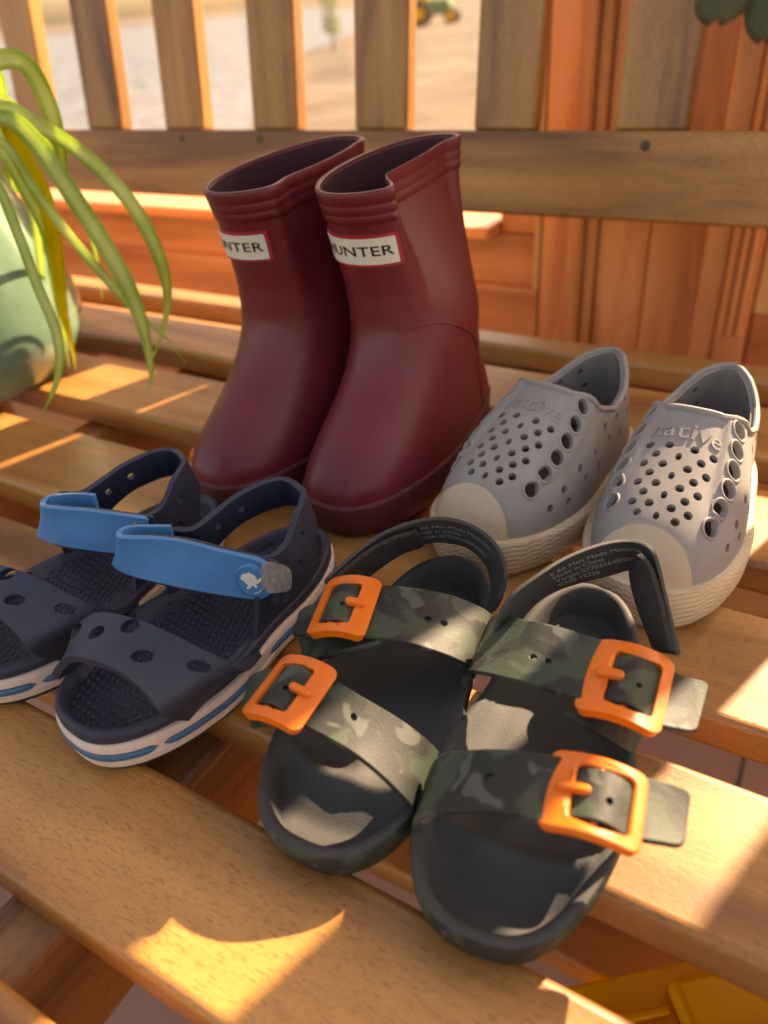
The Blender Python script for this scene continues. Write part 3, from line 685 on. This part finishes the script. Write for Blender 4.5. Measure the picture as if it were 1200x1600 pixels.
    st = sheet('blue_strap', rrect(0, Ls, 0, Ws, .008, 6, (1, 1, 0, 0)), [], F, .003, -.0026, M['blue'], o, bevel=.0009, sharp=50)
    F2 = lambda x, y: np.array(F(x, y))-normal_of(F, x, y)*(-.0032)
    # navy instep band the blue strap lies on
    inn = np.array([0, -.0036, -.0012])
    ta = [p+inn for p in tp[4:]]+[onx(452, 884, -.0315)]; tb_ = [p+inn-np.array([0, 0, .0035]) for p in bt[4:]]+[onx(452, 940, -.0315)]
    ta[0] = ta[0]+np.array([-.004, 0, 0]); tb_[0] = tb_[0]+np.array([-.004, 0, 0])
    Fb, Lb_, Wb_ = ruled(ta, tb_)
    sheet('instep_band', rrect(0, Lb_, 0, Wb_, .003, 4), [], Fb, .003, -.0022, M['navy'], o, bevel=.0007, sharp=50)
    tube('strap_backing', [np.array(F(x, Ws*.99))+np.array([-.001, -.002, -.0004]) for x in np.linspace(Ls*.27, Ls*.40, 16)], .0008, M['silver'], o, 6)
    # rivet with its emblem
    cu, cv = Ls*.905, Ws*.5
    c = np.array(F(cu, cv)); nrm = normal_of(F, cu, cv); vd = local(o, np.array([0, 0, HC])+(0 if ref is None else 0))-c
    if nrm @ vd < 0: nrm = -nrm
    up_ = np.array([0, 0, 1.]); up_ -= (up_ @ nrm)*nrm; up_ /= np.linalg.norm(up_); rt = np.cross(up_, nrm)
    cyl = lambda r, h: [c+r*(math.cos(q)*rt+math.sin(q)*up_)+nrm*h for q in np.linspace(0, 2*math.pi, 28, endpoint=False)]
    riv = loft('rivet', [cyl(.0082, -.001), cyl(.0084, .0014), cyl(.0078, .0024), cyl(.0068, .0026), cyl(.0066, .0021)], M['blue'], o, cap1=True, sharp=50)
    cr = [(-5.2, .3), (-4.6, 2.2), (-3.2, 3.2), (-1.6, 3.6), (-.6, 4.4), (.3, 3.6), (1.6, 3.4), (2.6, 2.2), (3.2, 1.0), (4.6, 2.6), (5.4, 2.2), (4.8, .6), (3.6, -.6), (2.4, -1.0), (2.9, -2.6), (2.0, -3.4), (1.2, -2.2), (.2, -2.4), (-.6, -3.6), (-2.0, -4.4), (-2.8, -3.9), (-1.6, -2.6), (-2.6, -1.6), (-3.6, -1.2), (-3.2, -.2), (-4.2, -.6)]
    vv = [c+nrm*.00235+rt*a*.00098+up_*b*.00098 for a, b in cr]
    pymesh('emblem', vv, [tuple(range(len(vv)))[::-1]], M['cream'], riv, recalc=False)
    ar = [c+nrm*.0024+.0059*(math.cos(a)*rt+math.sin(a)*up_) for a in np.linspace(R_(-80), R_(-25), 12)]
    tube('emblem_arc', ar, .00018, M['cream'], riv, 5)
    # grey hook patch behind the strap end
    tp2 = [onx(u, v, -.0340) for u, v in ((408, 876), (430, 879), (453, 886))]; bt3 = [onx(u, v, -.0340) for u, v in ((408, 926), (430, 925), (453, 922))]
    F3, L3, W3 = ruled(tp2, bt3)
    sheet('hook_patch', rrect(0, L3, 0, W3, .004, 5), [], F3, .003, .0012, M['velcro'], o)
    return o
HN, TN = (-.2035, .251), (-.2235, .0985)
nr = make_navy(HN, TN, 'navy foam sandal with blue rivet emblem, touching the buckled sandal')
make_navy((HN[0]-.0745, HN[1]+.0), (TN[0]-.0745, TN[1]+.0), 'navy foam sandal with blue strap, beside the green pot', nr,
          ([(150, 771, .0640), (130, 769, .0645), (98, 770, .0652), (75, 774, .0660), (63, 783, .0666), (66, 792, .0670), (95, 796, .0668), (140, 799, .0655), (190, 806, .0630), (235, 812, .0600)],
           [(58, 832, .0480), (65, 843, .0485), (95, 853, .0480), (140, 860, .0465), (190, 866, .0440), (235, 872, .0410)]))

# ------------------------------------------------------------------ camouflage sandals with orange buckles
def buckle(o, cs, zs, thick=.0036, bar_left=True, prong=None):
    TL, TRr, BR, BL = [local(o, W(u, v, z*.87+.0003)) for (u, v), z in zip(cs, zs)]
    c = (TL+TRr+BR+BL)/4; tx = ((TRr-TL)+(BR-BL))/2; ty = ((TL-BL)+(TRr-BR))/2; a, b = np.linalg.norm(tx)/2, np.linalg.norm(ty)/2
    tx = tx/np.linalg.norm(tx); nrm = np.cross(tx, ty); nrm /= np.linalg.norm(nrm); ty = np.cross(nrm, tx)
    F = lambda x, y: c+tx*x+ty*y+nrm*(thick*.5-.0035*(x/a)**2)
    s = 1 if bar_left else -1
    iy = b*.70
    x0, x1 = (-a*.42, a*.74) if bar_left else (-a*.74, a*.42)
    fr = sheet('buckle', rrect(-a, a, -b, b, min(a, b)*.26, 6), [rrect(x0, x1, -iy, iy, a*.12, 3)], F, .0022, thick, M['orange'], o, bevel=.0008, sharp=40)
    # prong lying over the wide bar into the strap
    px0, px1 = (-a*.78, -a*.08) if bar_left else (a*.08, a*.78)
    sheet('prong', rrect(px0, px1, -b*.10, b*.10, b*.095, 5), [], lambda x, y: F(x, y)+nrm*.0018, .0016, .0030, M['orange'], fr, bevel=.0007)
    # thin cross pin seen under the strap
    tube('pin', [F(x0*.55+x1*.45-.0005, -iy*1.02)-nrm*thick*.6, F(x0*.55+x1*.45-.0005, iy*1.02)-nrm*thick*.6], .0013, M['orange'], fr, 8)
    return F, a, b, nrm, (x0, x1, iy), tx, ty
def flap(o, bk, inset=.0010, rise=.0016):
    """the strap end that fills the buckle window"""
    F, a, b, nrm, (x0, x1, iy), tx, ty = bk
    G = lambda x, y: F(x, y)+nrm*(-.0026+rise*2*math.cos(min(1, abs((x-(x0+x1)/2)/(x1-x0)*2))*1.4))
    h = [metric_hole(G, (x0+x1)/2+(x1-x0)*.12, -iy*.12, .0011, 12)]
    sheet('strap_end', rrect(x0-.001, x1+.001, -iy+inset, iy-inset, .0015, 3), h, G, .0022, .0020, M['camo'], o, bevel=.0004)
def strap(o, name, A, B, holes=(), th=.0022, rr=.003, ends=(1, 1), mat='camo', bulge=.0006, zs=.87):
    if 'heel' in name or 'hook' in name: zs = 1.
    F, Ls, Ws = ruled(PX(o, [(u, v, z*zs) for u, v, z in A]), PX(o, [(u, v, z*zs) for u, v, z in B]), bulge)
    hl = [metric_hole(F, x*Ls, y*Ws, .0014, 12) for x, y in holes]
    sheet(name, rrect(0, Ls, 0, Ws, rr, 5, (ends[1], ends[1], ends[0], ends[0])), hl, F, .0028, th, M[mat], o, bevel=.0005, sharp=50)
    return F, Ls, Ws
def make_camo(heel, toe, label, mir):
    o, L = shoe('buckle_sandal', heel, toe, label, 'sandal', 'pair of camouflage sandals')
    P2, N2 = outline(L, .0362, .0305, 150, .0035, .004*mir, 2.6)
    top = lambda x, y: .0165+.0085*sstep(.40, .05, y/L)-.0010*sstep(.75, 1., y/L)
    rs = [oring(P2, N2, -.0045, 0), oring(P2, N2, -.0022, .0008), oring(P2, N2, -.0010, .004), oring(P2, N2, .0002, .009), oring(P2, N2, .0004, lambda x, y: top(x, y)-.0022), oring(P2, N2, -.0003, lambda x, y: top(x, y)-.0006)]
    loft('sole', rs, M['camo'], o, cap0=True, sharp=50)
    def hb(x, y):
        t = y/L; h = .0092+.0035*sstep(.5, 1, abs(x)/.032)+.0035*sstep(.40, .05, t)+.004*math.exp(-((t-.42)/.15)**2)*sstep(0, .03, -x*mir*-1)+.0045*sstep(.30, .02, t)*sstep(0, .03, abs(x))
        tc = t-.80+ (x/.034)**2*.055
        h += .0044*math.exp(-(tc/.026)**2)                                      # toe bar
        h += .0046*math.exp(-((x-.006*mir-(t-.8)*.05*mir)/.0065)**2)*math.exp(-((t-.69)/.085)**2)   # ridge behind the toes
        h -= .0028*sstep(.78, .92, t)*sstep(1., .5, abs(x)/.034)
        h -= .0012*math.exp(-((t-.90+(x/.034)**2*.06)/.03)**2)
        return h
    rs = [oring(P2, N2, -.0003, lambda x, y: top(x, y)-.0006), oring(P2, N2, -.0014, top), oring(P2, N2, -.0032, lambda x, y: top(x, y)-.0001), oring(P2, N2, -.0046, lambda x, y: top(x, y)-.0014), oring(P2, N2, -.0056, lambda x, y: (top(x, y)+hb(x, y))/2-.0006)]
    loft('footbed', rs+bed_rings(P2, N2, -.0068, hb, L, 40), M['bed'], o, cap1=True, sharp=60)
    # heel cup circle stamped in the bed
    c = np.array([0, L*.17]); tube('heel_stamp', [(c[0]+.0125*math.cos(q), c[1]+.0125*math.sin(q), hb(c[0]+.0125*math.cos(q), c[1]+.0125*math.sin(q))+.0001) for q in np.linspace(0, 2*math.pi, 48)], .0005, M['bed'], o, 5)
    v2, f2 = text2d('Cat', .010, 1., .0)
    FB = lambda x, y: np.array([-x, L*.17-y, hb(-x, L*.17-y)]); sh = v2.copy(); sh[:, 0] += v2[:, 1]*.3
    decal('lettering', sh, f2, FB, .0003, M['text'], o)
    return o, L
# --- the pair's right one
cr_, Lr = make_camo((-.0645, .265), (-.0462, .1025), 'camouflage sandal whose strap ends stick out over the sunlit slat, two orange buckles', 1)
strap(cr_, 'rear_strap', [(757, 1000, .022), (778, 966, .0350), (825, 974, .0460), (870, 984, .0500), (920, 999, .0515), (985, 1022, .0500), (1052, 1056, .0470), (1106, 1071, .0450)],
      [(728, 1075, .020), (736, 1054, .0310), (800, 1066, .0440), (850, 1080, .0490), (908, 1098, .0505), (975, 1122, .0490), (1040, 1141, .0455), (1086, 1149, .0435)], ((.40, .58), (.46, .58)), ends=(0, 1))
bk = buckle(cr_, ((919, 989), (1047, 1029), (1045, 1148), (909, 1108)), (.0545, .0530, .0520, .0535)); flap(cr_, bk)
strap(cr_, 'front_strap', [(672, 1225, .020), (694, 1184, .0330), (750, 1176, .0430), (800, 1176, .0470), (850, 1182, .0490), (930, 1200, .0480), (1017, 1221, .0450), (1078, 1239, .0430)],
      [(652, 1300, .018), (657, 1284, .0280), (700, 1275, .0390), (770, 1274, .0450), (840, 1286, .0475), (920, 1305, .0465), (1013, 1320, .0435), (1067, 1329, .0415)], ((.36, .45),), ends=(0, 1))
bk = buckle(cr_, ((858, 1161), (1014, 1210), (1007, 1334), (839, 1288)), (.0515, .0500, .0490, .0505)); flap(cr_, bk)
strap(cr_, 'side_tab', [(935, 1085, .046), (980, 1115, .036), (1000, 1140, .018)], [(875, 1115, .044), (935, 1150, .034), (985, 1180, .016)], ends=(0, 0))
strap(cr_, 'side_tab', [(930, 1250, .043), (975, 1280, .032), (985, 1300, .018)], [(900, 1280, .041), (950, 1310, .030), (975, 1335, .016)], ends=(0, 0))
HS_R = strap(cr_, 'heel_strap', [(770, 985, .034), (780, 955, .0430), (800, 925, .0490), (840, 895, .0530), (880, 870, .0550), (930, 850, .0560), (970, 842, .0560), (1003, 845, .0555), (1026, 865, .0545), (1042, 925, .0520), (1056, 985, .0495), (1066, 1025, .0480)],
      [(800, 985, .024), (812, 965, .0280), (838, 937, .0310), (868, 919, .0330), (908, 906, .0345), (948, 897, .0350), (975, 889, .0350), (992, 888, .0345), (998, 912, .0330), (1004, 950, .0310), (1018, 995, .0290), (1027, 1018, .0280)], th=.0018, ends=(0, 1), mat='bed')
# hook-and-loop end of the heel strap
strap(cr_, 'hook_strip', [(1002, 862, .0560), (1020, 885, .0555), (1035, 930, .0535), (1050, 990, .0510), (1058, 1018, .0500)], [(990, 880, .0420), (990, 905, .0400), (1000, 945, .0370), (1020, 995, .0340), (1030, 1012, .0330)], th=.0022, mat='fuzz', ends=(1, 1))
# --- the pair's left one
cl_, Ll = make_camo((-.1235, .259), (-.1165, .1015), 'camouflage sandal with sunlit straps, touching the navy sandal, two orange buckles', -1)
strap(cl_, 'rear_strap', [(788, 975, .022), (768, 959, .0340), (748, 946, .0405), (709, 930, .0470), (662, 920, .0515), (604, 914, .0535), (545, 920, .0520), (500, 938, .0480), (467, 952, .0450)],
      [(742, 1062, .018), (735, 1044, .0300), (722, 1034, .0370), (689, 1020, .0440), (631, 1002, .0500), (571, 992, .0520), (520, 990, .0500), (480, 990, .0450), (453, 990, .0420)], ((.40, .50), (.33, .0+.5)), ends=(0, 1), bulge=-.0006)
bk = buckle(cl_, ((510, 905), (603, 901), (562, 996), (477, 984)), (.0540, .0565, .0550, .0525), bar_left=False); flap(cl_, bk)
strap(cl_, 'front_strap', [(690, 1180, .016), (667, 1155, .0320), (623, 1122, .0425), (569, 1090, .0480), (519, 1061, .0495), (470, 1045, .0480), (420, 1045, .0430), (388, 1055, .0390)],
      [(652, 1275, .014), (638, 1252, .0290), (592, 1206, .0400), (546, 1171, .0460), (492, 1141, .0480), (450, 1122, .0460), (405, 1110, .0410), (375, 1105, .0370)], ((.46, .42),), ends=(0, 1), bulge=-.0006)
bk = buckle(cl_, ((430, 1019), (521, 1040), (473, 1148), (384, 1109)), (.0510, .0525, .0515, .0490), bar_left=False); flap(cl_, bk)
strap(cl_, 'side_tab', [(590, 1010, .048), (530, 1025, .040), (480, 1040, .026)], [(620, 985, .048), (520, 985, .038), (470, 1000, .024)], ends=(0, 0))
strap(cl_, 'side_tab', [(470, 1130, .044), (420, 1135, .034), (398, 1140, .022)], [(500, 1070, .044), (430, 1065, .034), (402, 1080, .022)], ends=(0, 0))
HS_L = strap(cl_, 'heel_strap', [(503, 908, .0430), (527, 885, .0470), (562, 854, .0505), (600, 829, .0525), (651, 811, .0535), (693, 807, .0535), (732, 816, .0525), (767, 838, .0510), (787, 866, .0480), (794, 900, .0420), (786, 935, .0330), (775, 955, .026)],
      [(535, 930, .0240), (560, 905, .0270), (590, 878, .0295), (628, 858, .0310), (664, 846, .0315), (694, 844, .0315), (728, 851, .0310), (753, 869, .0300), (768, 892, .0285), (771, 920, .0265), (765, 942, .024), (758, 958, .022)], th=.0018, ends=(1, 0), mat='bed')
strap(cl_, 'hook_strip', [(508, 912, .0440), (535, 888, .0470), (570, 860, .0490), (610, 838, .0500), (650, 826, .050)], [(540, 925, .0300), (565, 905, .0310), (595, 882, .0330), (630, 860, .0340), (662, 850, .0345)], th=.0022, mat='fuzz', ends=(1, 1))
def strap_print(o, HS, s0, lines, size, flip):
    F, Ls, Ws = HS
    for k, (txt, yy) in enumerate(lines):
        v2, f2 = text2d(txt, size); v2 = v2-np.array([v2[:, 0].min(), 0])
        G = lambda x, y: F(s0*Ls+x, yy*Ws-y)
        mid = normal_of(G, .005, 0); cc = np.array(G(.005, 0)); vd = local(o, np.array([0, 0, HC]))-cc; sg = 1 if mid @ vd > 0 else -1
        f3 = f2
        decal('print', v2, f3, G, (.0021 if sg > 0 else -.0004), M['text'], o)
strap_print(cr_, HS_R, .26, [('5 All Man Made Materials', .24), ('Made in China', .42), ('Target 077035640F00522012', .60), ('CNB 12236', .78)], .0042, 1)
strap_print(cl_, HS_L, .40, [('5 All Man Made Materials', .30), ('Made in China', .50), ('Target 077035640F00522', .70)], .0040, 1)

# ------------------------------------------------------------------ plant in its pot
PC = np.array([-.635, .335])
pot = tag(empty('plant_pot', (PC[0], PC[1], 0)), 'rounded green glazed ceramic pot standing on the bench', 'pot')
prof = spline([(.060, 0), (.078, .003), (.101, .026), (.108, .050), (.103, .085), (.092, .120), (.082, .150), (.080, .165), (.083, .172)], 40)
inner = [(.080, .172), (.077, .165), (.078, .150)]
ringz = lambda r, z: [(r*math.cos(q), r*math.sin(q), z) for q in np.linspace(0, 2*math.pi, 64, endpoint=False)]
loft('pot_body', [ringz(r, z) for r, z in list(prof)+inner], M['pot'], pot, cap0=True, sharp=60)
loft('soil', [ringz(.0785, .1515), ringz(.04, .157), ringz(.004, .160)], M['soil'], pot, cap1=True)
plant = tag(empty('spider_plant', (PC[0], PC[1], .155)), 'spider plant with long arching green and yellow leaves in green pot', 'plant')
def leaf(pts, ys, wpx, mat, tipw=.06, twist=0.):
    P = np.array([WY(u, v, y) for (u, v), y in zip(pts, ys)])-np.array([PC[0], PC[1], .155])
    C = spline(P, 40); T = np.gradient(C, axis=0); T /= np.linalg.norm(T, axis=1)[:, None]
    vw = np.array([0, 0, HC])-np.array([PC[0], PC[1], .155]); wm = wpx/1174.8*.50; V = []; f = []; mi = []
    cols = (-1, -.45, 0, .45, 1)
    for i, (c, t) in enumerate(zip(C, T)):
        k = i/39; wd = wm*(.5+.5*sstep(0, .25, k))*(1-sstep(.55, 1., k)*(1-tipw))
        a = twist*(k-.35)+.25*math.sin(5*k+twist)
        v = vw-c; v /= np.linalg.norm(v); v = v*math.cos(a)+np.cross(t, v)*math.sin(a); s = np.cross(t, v); s /= np.linalg.norm(s); n_ = np.cross(s, t)
        V += [c+s*wd/2*q+n_*wd*.10*abs(q) for q in cols]
    for i in range(39):
        for j in range(4): f.append((i*5+j, i*5+j+1, i*5+6+j, i*5+5+j)); mi.append(1 if j in (1, 2) else 0)
    o = pymesh('leaf', V, f, [M[mat], M['leaf_pale'] if mat == 'leaf' else M[mat]], plant, recalc=False, sharp=80)
    o.data.polygons.foreach_set('material_index', mi)
    s = o.modifiers.new('solid', 'SOLIDIFY'); s.thickness = .0004
    return o
lv = [([(-60, 140), (-20, 100), (35, 96), (70, 150), (90, 215), (100, 270), (104, 305)], [.34, .34, .35, .36, .37, .38, .38], 26, 'leaf'),
      ([(-60, 215), (0, 168), (60, 195), (135, 245), (205, 318), (248, 400), (262, 470), (250, 530), (238, 560)], [.34, .34, .35, .355, .36, .365, .37, .37, .37], 22, 'leaf'),
      ([(-60, 215), (0, 183), (50, 215), (110, 300), (165, 385), (205, 460), (228, 530), (236, 590), (228, 612)], [.33, .33, .335, .335, .34, .34, .34, .34, .34], 27, 'leaf'),
      ([(-60, 225), (0, 190), (30, 230), (70, 310), (88, 400), (98, 480), (112, 540), (118, 578)], [.33, .33, .34, .345, .35, .35, .35, .35], 24, 'leaf_y'),
      ([(-60, 240), (0, 220), (50, 290), (110, 370), (170, 440), (215, 490), (262, 530), (290, 568)], [.33, .33, .335, .34, .345, .35, .35, .35], 15, 'leaf'),
      ([(-60, 250), (0, 235), (40, 300), (75, 370), (90, 460), (100, 520), (108, 575)], [.34, .34, .345, .35, .36, .36, .36], 20, 'leaf'),
      ([(-70, 230), (-10, 280), (30, 370), (60, 450), (88, 520), (92, 580), (75, 630), (62, 648)], [.31, .30, .29, .28, .275, .27, .27, .27], 15, 'leaf'),
      ([(-60, 120), (-10, 110), (5, 170), (12, 260), (18, 300)], [.36, .37, .38, .39, .39], 18, 'leaf'),
      ([(-60, 200), (-15, 180), (10, 230), (22, 320), (30, 370)], [.40, .40, .41, .42, .42], 22, 'leaf')]
lv += [([(-60, 190), (-5, 150), (60, 210), (120, 310), (150, 400), (160, 470)], [.36, .37, .38, .39, .40, .40], 14, 'leaf'),
      ([(-60, 230), (0, 210), (45, 300), (62, 400), (70, 470), (84, 520)], [.35, .35, .36, .37, .37, .37], 14, 'leaf')]
for k, a in enumerate(lv): leaf(*a, twist=(.9, -1.1, .5, 1.2, -.8, .7, -.6)[k % 7])
# a second house plant hangs into view by the door
hp = tag(empty('hanging_plant', tuple(WY(1150, -10, .27))), 'broad grey-green leaves hanging down in front of wooden door', 'plant')
def broad(pts, y, wpx):
    P = np.array([WY(u, v, y) for u, v in pts])-np.array(hp.location); C = spline(P, 20); ax = np.array(CM[:, 0]); nr_ = -np.array(CM[:, 2]); V, f = [], []
    for i, c in enumerate(C):
        k = i/19; wd = wpx/1174.8*.31*math.sin(math.pi*min(1, .12+.86*k))**.6
        for j in range(7): q = (j-3)/3; V.append(c+ax*q*wd/2+nr_*.003*(1-q*q)*1.0)
    for i in range(19):
        for j in range(6): f.append((i*7+j, i*7+j+1, i*7+8+j, i*7+7+j))
    o = pymesh('leaf', V, f, M['leaf_d'], hp, sharp=80); s = o.modifiers.new('solid', 'SOLIDIFY'); s.thickness = .0008
broad([(1150, -60), (1140, -20), (1125, 15), (1115, 42)], .265, 62)
broad([(1205, -50), (1200, 0), (1195, 40), (1190, 70)], .275, 50)
tube('stem', [np.array(WY(1150, -62, .265))-np.array(hp.location), np.array(WY(1180, -90, .27))-np.array(hp.location), np.array(WY(1205, -52, .275))-np.array(hp.location)], .001, M['leaf_d'], hp, 6)

# ------------------------------------------------------------------ yellow toy under the bench
tp0 = W(1040, 1530, -.19)
ty = empty('toy_truck', (tp0[0], tp0[1], ZF), R_(39)); tag(ty, 'bright yellow plastic toy truck under the bench slats', 'toy')
TT = -.19-ZF
def tbx(n, lo, hi, mat='yellow', b=.003):
    o = link_mesh(n, box_mesh(n, *(np.array(hi)-np.array(lo))), M[mat], ty, sharp=30, bevel=b, seg=3); o.location = (np.array(lo)+np.array(hi))/2; return o
tbx('body', (-.055, -.20, .05), (.12, .004, TT-.022))
tbx('deck', (-.064, -.21, TT-.022), (.13, .011, TT-.010))
tbx('hood', (0, -.19, TT-.0105), (.11, 0, TT+.004), b=.005)
for k in range(9): tbx('hood_rib', (.012, -.186+k*.019, TT+.0038), (.106, -.182+k*.019, TT+.0052), b=.0006)
for k in range(5): tbx('grille_slat', (-.040, -.070+k*.011, TT-.0105), (-.007, -.064+k*.011, TT-.0045), b=.0012)
tbx('grille_frame', (-.044, -.014, TT-.0105), (-.003, -.010, TT-.004), b=.001); tbx('grille_frame', (-.046, -.08, TT-.0105), (-.0425, -.010, TT-.004), b=.001)
for x in (-.03, .08):
    for y in (-.225, -.005):
        rg_ = lambda r, yy: [(x+r*math.cos(q), yy, .045+r*math.sin(q)) for q in np.linspace(0, 2*math.pi, 28, endpoint=False)]
        loft('wheel', [rg_(.020, y), rg_(.040, y), rg_(.045, y+.005), rg_(.045, y+.025), rg_(.040, y+.03), rg_(.020, y+.03)], M['dark'], ty, cap0=True, cap1=True, sharp=30)

# ------------------------------------------------------------------ out in the yard
g = WY(682, 20, 21.0); tr_ = tag(empty('toy_tractor', (g[0], 21.0, -.5), R_(15)), 'green and yellow toy tractor parked on dry ground outside', 'toy')
def ybx(n, lo, hi, mat, b=.04):
    o = link_mesh(n, box_mesh(n, *(np.array(hi)-np.array(lo))), M[mat], tr_, sharp=30, bevel=b, seg=3); o.location = (np.array(lo)+np.array(hi))/2
ybx('body', (-.55, -.2, .22), (.40, .2, .55), 'green_toy'); ybx('seat', (-.5, -.15, .55), (-.2, .15, .8), 'yellow')
for x, r in ((-.40, .26), (.42, .18)):
    for y in (-.32, .2):
        rg_ = lambda q_, yy: [(x+q_*math.cos(q), yy, r+q_*math.sin(q)) for q in np.linspace(0, 2*math.pi, 24, endpoint=False)]
        wh_ = loft('wheel', [rg_(r*.5, y), rg_(r*.93, y), rg_(r, y+.02), rg_(r, y+.10), rg_(r*.93, y+.12), rg_(r*.5, y+.12)], M['dark'], tr_, cap0=True, cap1=True, sharp=30)
        loft('rim', [rg_(r*.55, y-.01), rg_(r*.4, y-.012), rg_(r*.02, y-.012)], M['yellow'], wh_, cap1=True)
g = WY(520, 60, 13.0); sh = tag(empty('yard_shrub', (g[0], 13.0, -.5)), 'yellow-green shrub growing on the dry ground outside', 'shrub')
Vv, Ff = [], []
for i in range(420):
    a = random.random()*6.28; r = random.random()**.5*.16; z = .25+random.random()*.6; c = np.array([r*math.cos(a), r*math.sin(a), z]); d = np.random.randn(3); d /= np.linalg.norm(d); e = np.cross(d, (0, .3, 1)); e /= np.linalg.norm(e)+1e-9; k = len(Vv)
    Vv += [c-d*.05, c+e*.014, c+d*.05, c-e*.014]; Ff.append((k, k+1, k+2, k+3))
pymesh('foliage', Vv, Ff, M['shrub'], sh, recalc=False, smooth=False)
tube('stem', [(0, 0, 0), (.01, 0, .3), (0, .01, .7)], [.02, .014, .005], M['plug'], sh, 7)
